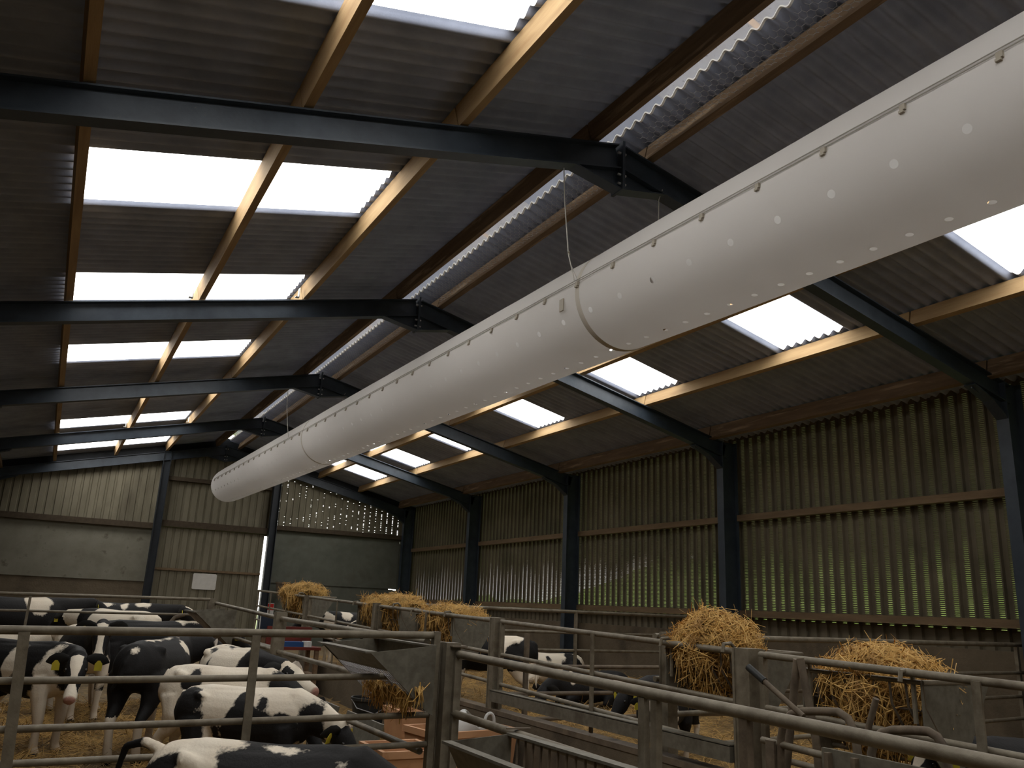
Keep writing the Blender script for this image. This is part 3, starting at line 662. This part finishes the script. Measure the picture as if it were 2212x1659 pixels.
# rack hung on the near gate
g = thing('hay_rack', (-2.0, -2.2, .5), 'empty galvanised V rack hung on the near gate', 'hay rack')
ya, yb = -2.75, -1.60
part('front_rim', MB().bar((-2.20, ya, .915), (-2.20, yb-.1, .915), .05, .012), 'galvsheet', g)
part('back_rim', MB().bar((-1.79, ya, .935), (-1.79, yb, .925), .06, .012), 'galvsheet', g)
mb = MB(); mb.add([(x, y+(.0 if x > -2 else -.09), z) for y in (yb-.005, yb+.0) for x, z in ((-2.20, .915), (-1.79, .925), (-1.80, .50), (-1.92, .50))], [(0, 1, 2, 3), (7, 6, 5, 4), (0, 4, 5, 1), (1, 5, 6, 2), (2, 6, 7, 3), (3, 7, 4, 0)]); part('end_plate', mb, 'galvsheet', g)
for i in range(14): y = yb-.09-(yb-.1-ya)*i/14; part('bar', MB().tube([(-1.80, y, .925), (-1.82, y, .5)], .006, 6), 'rustpipe', g)
for i in range(13):
    y = yb-.18-(yb-.18-ya)*i/13; part('bar', MB().tube([(-2.19, y, .91), (-1.95, y, .5)], .004, 6), 'wire', g)
part('front_plate', MB().add([(-2.2, ya, .912), (-2.2, yb-.1, .912), (-2.08, yb-.07, .72), (-2.08, ya, .72)], [(0, 1, 2, 3)]), 'galvsheet', g)
part('keel', railbar(-1.88, ya, .5, -1.88, yb, .5, .015), 'galv', g)
part('strap', MB().bar((-1.81, yb+.02, .948), (-1.69, yb-.02, .95), .03, .006), 'rustpipe', g)
# far V rack
g = thing('hay_rack', (-2.1, 5.4, .9), 'small V rack at the far end of the calf pen fence', 'hay rack')
part('front_rim', MB().box(-2.42, -2.37, 4.95, 5.75, 1.33, 1.345), 'galvsheet', g)
part('end_plate', MB().prism([(-2.40, 1.335), (-1.93, 1.38), (-1.95, .95)], 'y', 4.946, 4.954), 'galvsheet', g)
part('end_plate', MB().prism([(-2.40, 1.335), (-1.93, 1.38), (-1.95, .95)], 'y', 5.746, 5.754), 'galvsheet', g)
mb = MB()
for i in range(12): mb.tube([(-2.4, 4.97+.77*i/11, 1.335), (-1.95, 4.97+.77*i/11, .95)], .005, 5)
part('wire_mesh', mb, 'rustpipe', g)

# ------------------------------------------------------------------ troughs and clutter in the passage
def tub(name, lab, cat, mt, x0, x1, y0, y1, z0, z1, taper=.04, th=.02, rot=0, group=None):
    c = V(((x0+x1)/2, (y0+y1)/2, z0)); hx, hy = (x1-x0)/2, (y1-y0)/2; mb = MB()
    def ring(sx, sy, z): return [(c.x+(a*sx)*cos(rot)-(b*sy)*sin(rot), c.y+(a*sx)*sin(rot)+(b*sy)*cos(rot), z) for a, b in ((-1, -1), (1, -1), (1, 1), (-1, 1))]
    R = [ring(hx-taper, hy-taper, z0), ring(hx, hy, z1-.05), ring(hx+.012, hy+.012, z1-.05), ring(hx+.012, hy+.012, z1), ring(hx-th, hy-th, z1), ring(hx-taper-th, hy-taper-th, z0+.04)]
    mb.add([p for r_ in R for p in r_], [(3, 2, 1, 0), (20, 21, 22, 23)]+[(i*4+k, i*4+(k+1) % 4, i*4+4+(k+1) % 4, i*4+4+k) for i in range(5) for k in range(4)])
    return solo(name, mb, mt, lab, cat, group)
tub('feed_trough', 'terracotta feed trough behind the near gate, holding a cloudy drum', 'trough', 'orange', -1.10, -.28, .98, 1.48, .04, .55, rot=radians(9))
tub('feed_trough', 'terracotta feed trough further back against the passage kerb', 'trough', 'orange', -.82, -.25, 2.25, 2.75, .07, .55)
tub('feed_trough', 'terracotta feed trough seen below the V rack', 'trough', 'orange', -1.66, -1.20, .5, 1.0, .04, .50)
for (y0, y1, lab) in ((2.25, 3.3, 'long grey metal trough behind the calf pen fence'), (1.1, 2.0, 'short grey metal trough nearer the V rack')):
    t = thing('metal_trough', (-1.5, (y0+y1)/2, .05), lab, 'trough', 'grey metal troughs in the passage')
    mb = MB(); mb.prism([(-1.75, .60), (-1.45, .60), (-1.50, .38), (-1.70, .38), (-1.72, .38), (-1.77, .60)], 'y', y0, y1) if False else None
    pr = [(-1.76, .60), (-1.70, .37), (-1.50, .37), (-1.44, .60)]
    vs = [(x, y, z) for y in (y0, y1) for x, z in pr]+[(x, y, z) for y in (y0+.01, y1-.01) for x, z in [(-1.745, .60), (-1.69, .385), (-1.51, .385), (-1.455, .60)]]
    mb.add(vs, [(0, 1, 5, 4), (1, 2, 6, 5), (2, 3, 7, 6), (8, 12, 13, 9), (9, 13, 14, 10), (10, 14, 15, 11), (0, 8, 9, 1), (1, 9, 10, 2), (2, 10, 11, 3), (4, 5, 13, 12), (5, 6, 14, 13), (6, 7, 15, 14), (0, 4, 12, 8), (3, 11, 15, 7)])
    part('pan', mb, 'galvsheet', t)
    for x in (-1.69, -1.51):
        for y in (y0+.06, y1-.06): part('leg', MB().box(x-.012, x+.012, y-.012, y+.012, zf(y), .38), 'galv', t)
j = thing('plastic_drum', (-.68, 1.24, .50), 'cut-down cloudy plastic drum lying in the near terracotta trough', 'drum')
mb = MB(); ax = V((.55, -.35, .62)).normalized(); c0 = V((-.70, 1.26, .50)); 
pts = [c0+ax*t for t in (0, .03, .14, .16, .15, .04)]; mb.loft(pts[:4], [(.10, .10), (.135, .135), (.12, .12), (.105, .105)], V((0, 1, 0)), 20)
part('body', mb, 'whiteplastic', j)
mb = MB(); mb.loft([c0+ax*.1605, c0+ax*.164], [(.085, .085), (.085, .085)], V((0, 1, 0)), 20); part('opening', mb, 'galvsheet', j)
mb = MB(); mb.loft([c0+V((.10, -.03, .02)), c0+V((.20, -.05, .03)), c0+V((.26, -.06, .035))], [(.09, .07), (.05, .05), (.03, .03)], V((0, 1, 0)), 12); part('neck', mb, 'whiteplastic', j)
h = thing('plastic_hoop', (-.40, 1.27, .53), 'upright cloudy plastic hoop beside the drum in the trough', 'hoop')
part('ring', MB().tube([(-.40+.045*cos(a), 1.27, .58+.065*sin(a)) for a in [i*pi/10-.6 for i in range(23)]], .014, 8), 'whiteplastic', h)
def bucket(x, y, z0, r, hh, mt, lab):
    b = thing('bucket', (x, y, z0), lab, 'bucket'); n = 24
    R = [(r*.8, 0), (r*.98, hh-.03), (r*1.06, hh-.03), (r*1.06, hh), (r*.95, hh), (r*.76, .02)]; mb = MB()
    mb.add([(x+q*cos(2*pi*k/n), y+q*sin(2*pi*k/n), z0+zz) for q, zz in R for k in range(n)], [tuple(reversed(range(n))), tuple(5*n+k for k in range(n))]+[(i*n+k, i*n+(k+1) % n, (i+1)*n+(k+1) % n, (i+1)*n+k) for i in range(5) for k in range(n)])
    part('body', mb, mt, b); part('bail', MB().tube([(x-r*1.05, y, z0+hh-.02), (x-r*.9, y-.1, z0+hh-.1), (x, y-r*1.15, z0+hh-.15), (x+r*.9, y-.1, z0+hh-.1), (x+r*1.05, y, z0+hh-.02)], .005, 6), 'wire', b)
bucket(-.62, 3.75, zf(3.7)+.0, .19, .40, 'black', 'black bucket standing on the passage floor behind the rack')
# red workbench
t = thing('workbench', (-.6, 7.3, zf(7.3)), 'dark red workbench with an upright back at the far end of the passage', 'workbench')
part('top', MB().box(-1.02, -.25, 7.0, 7.55, .81, .85), 'red', t); part('back_board', MB().box(-.95, -.27, 7.50, 7.55, .85, 1.12), 'red', t)
for x in (-.98, -.30):
    for y in (7.04, 7.5): part('leg', MB().box(x-.03, x+.03, y-.03, y+.03, zf(7.3), .81), 'wood', t)
part('shelf', MB().box(-1.0, -.28, 7.05, 7.5, .45, .48), 'wood', t)
solo('tool_tray', MB().box(-.86, -.50, 7.08, 7.30, .85, .92), 'blue', 'low blue tray lying on the red workbench', 'tray')
solo('paper_note', MB().box(-.49, -.38, 7.06, 7.2, .85, .93), 'paper', 'small white packet beside the blue tray on the workbench', 'packet')
mb = MB(); mb.box(-1.05, -.72, 7.6, 7.66, .95, 1.26); b = thing('blue_board', (-.9, 7.62, .95), 'dark blue panel in a pale frame standing behind the workbench', 'panel'); part('panel', mb, 'slate', b)
part('rim', MB().tube([(-1.05, 7.6, .95), (-1.05, 7.6, 1.27), (-.72, 7.6, 1.27), (-.72, 7.6, .95)], .010, 6), 'whiteplastic', b)
part('foot', MB().box(-1.0, -.8, 7.6, 7.66, zf(7.6), .95), 'wood', b)
mb = MB(); tr = thing('parts_box', (-1.15, 6.75, .75), 'grey metal box tilted beside the workbench', 'box')
part('body', MB().bar((-1.25, 6.85, .86), (-.98, 6.62, .80), .18, .12), 'galvsheet', tr); part('stand', MB().box(-1.2, -1.06, 6.65, 6.8, zf(6.7), .80), 'wood', tr)
# sign and tub by the sliding door
sg = thing('wall_sign', (1.80, 19.1, .85), 'small red and white sign at the foot of the gable post', 'sign')
part('panel', MB().box(1.70, 1.90, 19.20, 19.215, .86, 1.37), 'paper', sg); part('red_block', MB().box(1.715, 1.885, 19.193, 19.2, 1.18, 1.35), 'redbright', sg)
part('lines', MB().box(1.73, 1.87, 19.194, 19.2, 1.04, 1.06).box(1.73, 1.84, 19.194, 19.2, .97, .985), 'slate', sg)
part('post', MB().box(1.79, 1.82, 19.215, 19.245, .2, 1.0), 'wood', sg)
hb = MB(); n = 20
hb.add([(1.98+q*cos(2*pi*k/n), 18.9+q*sin(2*pi*k/n), z) for q, z in ((.10, 1.50), (.17, 1.92), (.19, 1.92), (.19, 1.97), (.165, 1.97)) for k in range(n)], [tuple(reversed(range(n)))]+[(i*n+k, i*n+(k+1) % n, (i+1)*n+(k+1) % n, (i+1)*n+k) for i in range(4) for k in range(n)])
ht = thing('wall_tub', (1.98, 18.9, 1.5), 'dark tapered tub hung on the end wall beside the gable post', 'tub'); part('body', hb, 'rustpipe', ht); part('bracket', MB().box(1.96, 2.0, 19.05, 19.29, 1.6, 1.9), 'steel', ht)

# ------------------------------------------------------------------ head yoke in the near passage
ck = thing('head_yoke', (-.45, -2.5, 0), 'dark tubular head yoke with levers standing in the near passage', 'yoke')
def tb(name, pts, r, mt='rustpipe', n=12): part(name, MB().tube(pts, r, n), mt, ck)
tb('side_bar', [(-.34, -2.17, 1.34), (-.34, -2.03, .62), (-.34, -2.0, .0)], .022)
tb('side_bar', [(-.34, -2.19, 1.345), (-.34, -2.27, .95), (-.34, -2.33, .0)], .021)
tb('lever', [(-.62, -2.09, 1.29), (-.62, -2.45, 1.09)], .014); tb('lever_grip', [(-.62, -2.085, 1.293), (-.62, -2.20, 1.23)], .019, 'black')
tb('lever', [(-.42, -2.72, 1.20), (-.42, -2.66, 1.05)], .015)
tb('hoop', [(-.50, -2.17, .70), (-.50, -2.18, .94), (-.50, -2.205, 1.03), (-.50, -2.26, 1.075), (-.50, -2.34, 1.098), (-.50, -2.45, 1.112), (-.50, -2.56, 1.122), (-.50, -2.615, 1.10), (-.50, -2.65, 1.04), (-.50, -2.66, .94), (-.50, -2.66, .70)], .020)
tb('hoop', [(-.50, -2.73, .70), (-.50, -2.735, .96), (-.50, -2.76, 1.03), (-.50, -2.80, 1.06), (-.50, -2.86, 1.08), (-.50, -2.95, 1.093), (-.50, -3.04, 1.10), (-.50, -3.08, 1.085), (-.50, -3.11, 1.04), (-.50, -3.12, .94), (-.50, -3.12, .70)], .020)
tb('cross_rail', [(-.50, -2.05, .92), (-.50, -3.6, .875)], .018, 'galv'); tb('cross_rail', [(-.50, -2.05, .70), (-.50, -3.6, .70)], .018)
for y in (-2.13, -2.78, -3.3): part('upright', MB().box(-.53, -.47, y-.03, y+.03, 0, .93), 'rustpipe', ck)
part('side_sheet', MB().box(-.62, -.60, -3.6, -2.55, .25, .965), 'galvsheet', ck)
for y in (-2.6, -2.75): part('bracket', MB().box(-.65, -.62, y-.012, y+.012, .82, .95), 'rustpipe', ck)

# ------------------------------------------------------------------ calves
DG = None
def lat_of(d):
    l = V((0, 0, 1)).cross(d)
    return l.normalized() if l.length > 1e-3 else V((0, 1, 0))
def calf(label, x, y, z0, heading, sc=1., el=22, hyaw=0, hpitch=-38, base='black', patches=(), face='blaze', lie=False, tail='down', step=0., vox=.02, tagged=True, ears=('black', 'black'), group=None, seed=0, legw=.34, twist=0):
    root_loc = V((x, y, z0)); mb = MB(); Y = V((0, 1, 0))
    dz = -.44 if lie else 0
    T = [(-.66, .80, .07, .10), (-.60, .78, .15, .17), (-.48, .76, .205, .205), (-.30, .74, .215, .215), (-.10, .72, .235, .235), (.12, .71, .235, .25), (.30, .72, .20, .25), (.44, .75, .16, .215), (.54, .78, .10, .15)]
    mb.loft([(a, 0, b+dz) for a, b, c, d in T], [(c*(1.1 if lie else 1), d) for a, b, c, d in T], Y, 18)
    # spine ridge and hip bones
    mb.loft([(-.58, 0, .90+dz), (-.4, 0, .935+dz), (0, 0, .93+dz), (.3, 0, .945+dz), (.42, 0, .93+dz)], [(.05, .03), (.09, .035), (.07, .03), (.06, .035), (.03, .03)], Y, 10)
    for s_ in (-1, 1): mb.loft([(-.46, s_*.12, .90+dz), (-.40, s_*.165, .885+dz), (-.34, s_*.15, .87+dz)], [(.03, .03), (.045, .045), (.03, .03)], Y, 8)
    nb = V((.42, 0, .80+dz)); e_, yw = radians(el), radians(hyaw)
    nd = V((cos(e_)*cos(yw*.7), cos(e_)*sin(yw*.7), sin(e_))); ne = nb+nd*.43
    hp = radians(hpitch); hx = V((cos(hp)*cos(yw*1.25), cos(hp)*sin(yw*1.25), sin(hp))).normalized(); hy = lat_of(hx); hz = hx.cross(hy)
    mid = nb+V((cos(e_*.8), sin(yw*.35)*.8, sin(e_*.8))).normalized()*.21
    mb.loft([V((.26, 0, .745+dz)), nb, mid, ne, ne+hx*.05], [(.16, .21), (.135, .185), (.10, .145), (.078, .105), (.06, .07)], [Y, Y, lat_of(nd), hy, hy], 14)
    H = lambda a, b, c: ne+hx*a+hy*b+hz*c
    HS = [(-.05, .05, .06, -.005), (.0, .082, .088, 0), (.06, .092, .098, -.005), (.14, .084, .093, -.012), (.22, .066, .075, -.022), (.30, .055, .060, -.028), (.36, .056, .056, -.032), (.40, .054, .05, -.036), (.425, .036, .034, -.038)]
    mb.loft([H(a, 0, d) for a, b, c, d in HS], [(b, c) for a, b, c, d in HS], hy, 16)
    mb.loft([H(.06, 0, -.07), H(.15, 0, -.085), H(.28, 0, -.07), H(.37, 0, -.06)], [(.055, .05), (.05, .045), (.035, .032), (.03, .02)], hy, 10)
    hoof = []
    if not lie:
        for s_ in (-1, 1):
            k = step*s_
            P = [(.34, s_*.12, .66), (.37, s_*.135, .50), (.39+k*.4, s_*.12, .31), (.385+k*.7, s_*.115, .20), (.38+k*.9, s_*.115, .085), (.40+k, s_*.115, .04), (.415+k, s_*.115, 0)]
            mb.loft(P, [(.085, .12), (.062, .08), (.046, .052), (.034, .036), (.038, .042), (.042, .05), (.046, .058)], Y, 10)
            k = -step*s_*.8
            P = [(-.42, s_*.12, .70), (-.40, s_*.145, .54), (-.47+k*.3, s_*.13, .42), (-.56+k*.5, s_*.12, .335), (-.55+k*.8, s_*.115, .22), (-.525+k, s_*.115, .085), (-.505+k, s_*.115, .04), (-.49+k, s_*.115, 0)]
            mb.loft(P, [(.11, .17), (.095, .125), (.06, .075), (.042, .052), (.036, .040), (.039, .043), (.042, .05), (.047, .058)], Y, 10)
    else:
        for s_ in (-1, 1):
            mb.loft([(.30, s_*.17, .16), (.46, s_*.19, .10), (.50, s_*.16, .05), (.34, s_*.13, .045)], [(.07, .09), (.05, .055), (.042, .042), (.04, .035)], Y, 10)
            mb.loft([(-.42, s_*.20, .28), (-.22, s_*.27, .16), (-.12, s_*.28, .07), (-.34, s_*.25, .05), (-.16, s_*.30, .045)], [(.12, .16), (.09, .10), (.05, .05), (.045, .045), (.04, .035)], Y, 10)
    if tail == 'down': tp = [(-.62, 0, .90), (-.68, 0, .86), (-.705, .01, .72), (-.70, .015, .50), (-.695, .02, .38), (-.70, .02, .28)]
    elif tail == 'out': tp = [(-.62, 0, .90), (-.71, .0, .93), (-.82, .02, .90), (-.87, .05, .76), (-.93, .10, .55), (-.97, .14, .40)]
    else: tp = [(-.62, 0, .90), (-.68, .02, .80), (-.69, .06, .66), (-.66, .12, .56)]
    mb.loft([V(p)+V((0, 0, dz)) for p in tp], [(.030, .030), (.028, .028), (.022, .022), (.018, .018), (.028, .028), (.012, .012)][:len(tp)], Y, 8)
    me = mb.mesh('tmp'); ob = bpy.data.objects.new('tmp', me); COL.objects.link(ob)
    rm = ob.modifiers.new('r', 'REMESH'); rm.mode = 'VOXEL'; rm.voxel_size = vox/sc*.9; rm.adaptivity = 0
    sm = ob.modifiers.new('s', 'SMOOTH'); sm.factor = .5; sm.iterations = 4
    bpy.context.view_layer.update(); dg = bpy.context.evaluated_depsgraph_get()
    me2 = bpy.data.meshes.new_from_object(ob.evaluated_get(dg)); bpy.data.objects.remove(ob); bpy.data.meshes.remove(me)
    # coat
    off = V((seed*3.7, seed*1.3, 0)); cols = []
    for v in me2.vertices:
        p = v.co.copy(); hv = p-ne; a, b, c = hv.dot(hx), hv.dot(hy), hv.dot(hz)
        inhead = a > .0 and abs(b) < .2 and abs(c) < .2 and (p-nb).dot(nd) > .30
        wob = .045*noise.noise(p*6+off)+.025*noise.noise(p*14+off)
        dirt = 0.; pink = 0.
        if inhead:
            if face == 'blaze': bl = .055 if abs(b)-(.030+.02*min(1, a/.3)+wob*.5) > 0 or c < -.03 and a < .27 else -.2; blk = .2*(abs(b)-(.055-.13*min(a, .2)+.35*max(0, a-.28))+wob*.25)/.05 if c > -.02 else (.2 if a < .27 else -.2)
            elif face == 'black': blk = .2
            elif face == 'white': blk = -.2 if not (abs(b) > .05 and .05 < a < .17 and c > -.03) else .1
            else: blk = .15*(.22-a+wob)/.1
            if a > .395: pink = min(1., (a-.395)/.015); blk = -.3
        else:
            s_ = -1 if base == 'white' else 1; dmin = 9.
            for q in patches:
                cx, cy, cz, rx, ry, rz = q
                dd = sqrt(((p.x-cx)/rx)**2+((p.y-cy)/ry)**2+((p.z-dz-cz)/rz)**2)
                dmin = min(dmin, (dd-1)*min(rx, ry, rz))
            blk = s_*min(.3, dmin+wob) if patches else s_*.3
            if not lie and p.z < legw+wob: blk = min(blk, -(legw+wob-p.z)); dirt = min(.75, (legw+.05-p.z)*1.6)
            if not lie and p.z < .042: blk = .2
            if p.x < -.66 and p.z-dz < .50 and tail != 'tuck': blk = -.2
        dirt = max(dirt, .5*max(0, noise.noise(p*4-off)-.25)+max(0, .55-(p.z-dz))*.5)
        cols += [max(0, min(1, .5+blk*2.2)), pink, max(0, min(.8, dirt)), 1]
    ca = me2.color_attributes.new('coat', 'FLOAT_COLOR', 'POINT'); ca.data.foreach_set('color', cols)
    me2.polygons.foreach_set('use_smooth', [True]*len(me2.polygons))
    Mx = Matrix.Rotation(radians(heading), 4, 'Z') @ Matrix.Rotation(radians(twist), 4, 'X') @ Matrix.Scale(sc, 4)
    me2.transform(Mx); me2.update(); me2.name = 'calf'
    root = thing('calf', root_loc, label, 'calf', group)
    me2.materials.clear(); link('body', me2, 'coat', None, root)
    def child(name, mb_, mt, par=None, lab=None):
        m_ = mb_.mesh(name, V((0, 0, 0)), 60); m_.transform(Mx); o = link(name, m_, mt, None, par or root); return o
    for i, s_ in enumerate((1, -1)):
        e0 = H(.0, s_*.07, .045); d = (hy*s_*1.+hz*-.12-hx*.12).normalized(); n_ = (hx*.85+hz*.5).normalized()
        wl_ = d.cross(n_).normalized(); mbx = MB()
        mbx.loft([e0, e0+d*.05, e0+d*.10-hz*.012, e0+d*.15-hz*.03, e0+d*.185-hz*.045], [(.022, .018), (.046, .014), (.054, .012), (.036, .009), (.006, .004)], wl_, 10)
        er = child('ear', mbx, 'earblack' if ears[i] == 'black' else 'earwhite')
        if tagged:
            tc_ = e0+d*.10-hz*.02+n_*.017; mbt = MB(); a_ = -V((0, 0, 1)); a_ = (a_-n_*a_.dot(n_)).normalized(); b_ = a_.cross(n_)
            pts = [tc_+b_*u*.5+a_*v for u, v in ((-.02, 0), (.02, 0), (.062, .028), (.062, .085), (-.062, .085), (-.062, .028))]
            mbt.add([q for q in pts]+[q+n_*.004 for q in pts], [tuple(range(6)), tuple(range(11, 5, -1))]+[(k, (k+1) % 6, (k+1) % 6+6, k+6) for k in range(6)])
            o = child('ear_tag', mbt, 'tag', er)
        mbe = MB(); ec = H(.115, s_*.078, .018); mbe.loft([ec+hy*s_*t for t in (-.014, -.006, .004, .012, .016)], [(.006, .006), (.017, .017), (.018, .018), (.011, .011), (.002, .002)], hx, 10); child('eye', mbe, 'eye')
    return root
W_, B_ = 'white', 'black'
# pen behind the front gate
calf('white calf with ragged black side patches standing just behind the gate', -2.50, 1.10, zf(1)+.0, -36, .86, el=-20, hyaw=-10, hpitch=-50, base=W_, face='black', ears=(W_, B_),
     patches=[(-.58, -.2, .72, .20, .25, .30), (-.40, -.22, .64, .10, .2, .22), (.06, -.22, .66, .23, .22, .20), (.0, -.2, .86, .07, .10, .12), (.16, -.18, .84, .06, .1, .10), (.38, -.2, .64, .13, .2, .15), (.58, 0, .72, .14, .25, .2), (-.22, -.22, .52, .045, .2, .10), (.15, .22, .7, .3, .2, .3), (.30, -.22, .52, .2, .2, .1)], tail='tuck', vox=.014, seed=1, legw=.22)
calf('black calf with white rump and raised tail, in front of the gate', -2.93, -1.46, -.0, -36, .93, el=-30, hyaw=10, hpitch=-40, base=B_, face='black', tail='out', vox=.014, seed=2,
     patches=[(-.44, -.0, .93, .24, .16, .10), (-.34, -.14, .80, .12, .2, .20), (-.30, -.2, .66, .10, .2, .12), (.02, -.05, .95, .12, .03, .03), (.34, -.1, .86, .03, .08, .06)], legw=.3, ears=(W_, B_))
calf('white-backed calf standing between the ragged-patched and the bow-tie calf', -2.55, 1.80, zf(2)+.03, -42, .90, el=-15, hyaw=-20, hpitch=-50, base=W_, face='black', tail='tuck', seed=3, vox=.016,
     patches=[(-.24, -.16, .84, .10, .12, .12), (-.66, -.10, .70, .08, .10, .20), (-.58, .1, .84, .06, .12, .05), (-.62, -.16, .92, .10, .05, .06), (.30, .1, .8, .2, .2, .2), (-.05, .25, .7, .25, .15, .2), (.62, 0, .75, .2, .3, .3)])
calf('black calf seen from behind in the middle of the pen, white mark on its back', -2.96, 3.08, zf(3)+.03, 64, 1.03, el=10, hyaw=-45, hpitch=-35, base=B_, face='black', tail='tuck', seed=4,
     patches=[(-.25, -.03, .97, .34, .02, .05), (.28, -.16, .90, .10, .08, .07)], legw=.36, ears=(B_, W_))
calf('calf with white face and pink nose looking straight at us', -4.02, 3.45, zf(3.5)+.02, -48, .97, el=4, hyaw=-38, hpitch=-40, base=B_, face='blaze', seed=5, vox=.014,
     patches=[(.42, -.1, .60, .10, .25, .22), (-.52, 0, .82, .16, .3, .2), (.05, -.22, .82, .07, .12, .16), (.33, -.05, .40, .2, .3, .16), (.46, .1, .9, .1, .2, .1)], legw=.44)
calf('black faced calf with white blaze waiting behind the pink-nosed one', -3.5, 5.2, zf(5.3)+.03, -78, 1.0, el=25, hyaw=-12, hpitch=-50, base=B_, face='blaze', seed=6, patches=[(-.3, 0, .8, .2, .3, .2), (.45, 0, .55, .12, .2, .2)])
calf('pale calf at the left behind the pink-nosed one', -4.62, 5.55, zf(5.5)+.03, 15, .95, el=5, hyaw=20, hpitch=-35, base=W_, face='white', seed=7, patches=[(-.5, -.1, .7, .14, .2, .2)], ears=(W_, W_))
calf('long black calf standing along the back fence', -2.72, 5.7, zf(5.5)+.03, 2, 1.06, el=5, hyaw=10, hpitch=-30, base=B_, face='black', seed=8, patches=[(.36, 0, .97, .12, .1, .05)], legw=.40)
calf('white calf with black bow-tie mark, white forehead and black neck, feeding at the V rack', -2.27, 2.85, zf(2)+.03, -80, 1.0, el=2, hyaw=16, hpitch=-16, base=W_, face='white', tail='tuck', seed=9, vox=.015,
     patches=[(-.60, .1, .80, .12, .2, .2), (-.34, -.12, .90, .06, .03, .10), (-.14, -.04, .96, .11, .05, .06), (-.02, .06, .96, .08, .05, .06), (-.25, -.22, .78, .03, .12, .12), (.62, 0, .80, .30, .3, .36), (.36, -.2, .55, .22, .2, .2)], ears=(W_, B_))
# behind the back fence
calf('pale calf with white back beyond the back fence', -2.95, 8.4, .2, 135, 1.10, el=5, hpitch=-30, base=W_, face='black', seed=11, patches=[(.45, 0, .9, .15, .3, .25)], vox=.03)
calf('black calf with one white flank patch beyond the back fence', -4.25, 9.6, .2, 10, 1.22, el=12, hpitch=-30, base=B_, face='black', seed=12, patches=[(.16, -.1, .88, .17, .2, .18), (-.42, -.1, .92, .12, .2, .06)], vox=.03)
calf('black calf with thin white stripes, farthest beyond the back fence', -2.75, 10.6, .2, -15, 1.18, el=10, hpitch=-25, base=B_, face='blaze', seed=13, patches=[(-.3, -.08, .92, .2, .05, .06), (.05, -.1, .9, .06, .1, .1), (.3, -.05, .93, .12, .1, .08)], vox=.03)
# pens along the slotted wall
calf('black calf with white saddle and white hind legs beside the mid passage fence', 1.05, 4.15, .33, 150, .90, el=12, hyaw=-20, hpitch=-30, base=B_, face='black', seed=14, patches=[(-.25, .05, .93, .24, .2, .10), (-.20, .15, .86, .07, .15, .12), (-.52, 0, .40, .22, .3, .30)], legw=.5, vox=.022)
calf('white and black calf lying in straw far down the wall pens', 3.6, 6.8, .34, 175, .95, el=20, hyaw=15, hpitch=-30, base=W_, face='white', lie=True, seed=15, patches=[(-.35, .1, .75, .22, .3, .22), (.1, .15, .85, .06, .1, .05)], vox=.026, tagged=False, tail='tuck')
calf('black calf lying in straw between the fence rails, white hip', 2.55, 4.05, .34, 172, .85, el=-15, hyaw=25, hpitch=-40, base=B_, face='black', lie=True, seed=16, patches=[(-.42, .15, .62, .16, .2, .22), (.35, .1, .85, .05, .1, .08)], vox=.022, tail='tuck', tagged=False)
calf('small black calf with white face streak standing by the galvanised beam', 0.80, .36, .28, 213, .68, el=6, hyaw=22, hpitch=-50, base=B_, face='blaze', seed=17, patches=[(-.12, .12, .92, .10, .14, .08), (.15, .2, .60, .05, .1, .2)], legw=.42, vox=.015)
calf('small black calf with white crest behind the white-streaked one', 1.28, .92, .28, 200, .74, el=-5, hyaw=-10, hpitch=-45, base=B_, face='black', seed=18, patches=[(-.05, 0, .95, .14, .12, .07), (.0, .2, .6, .04, .1, .2)], legw=.38, vox=.018)
calf('black and white calf facing away in the farthest wall pen', 1.0, 9.6, .42, 185, .95, el=0, hpitch=-30, base=B_, face='black', seed=19, patches=[(.1, 0, .9, .12, .3, .12), (-.4, 0, .85, .12, .3, .08), (.45, .1, .8, .1, .2, .15)], vox=.028, tagged=False)
calf('white-backed calf beside the far straw rack', 1.45, 7.9, .40, 160, .95, el=0, hpitch=-30, base=B_, face='blaze', seed=20, patches=[(-.1, 0, .88, .28, .3, .14), (.40, 0, .9, .1, .2, .12)], vox=.028, tagged=False)
calf('small black calf with white poll behind the head yoke', .72, -2.75, .28, 165, .74, el=8, hyaw=10, hpitch=-35, base=B_, face='blaze', seed=21, patches=[(-.3, 0, .85, .2, .3, .1)], vox=.018)
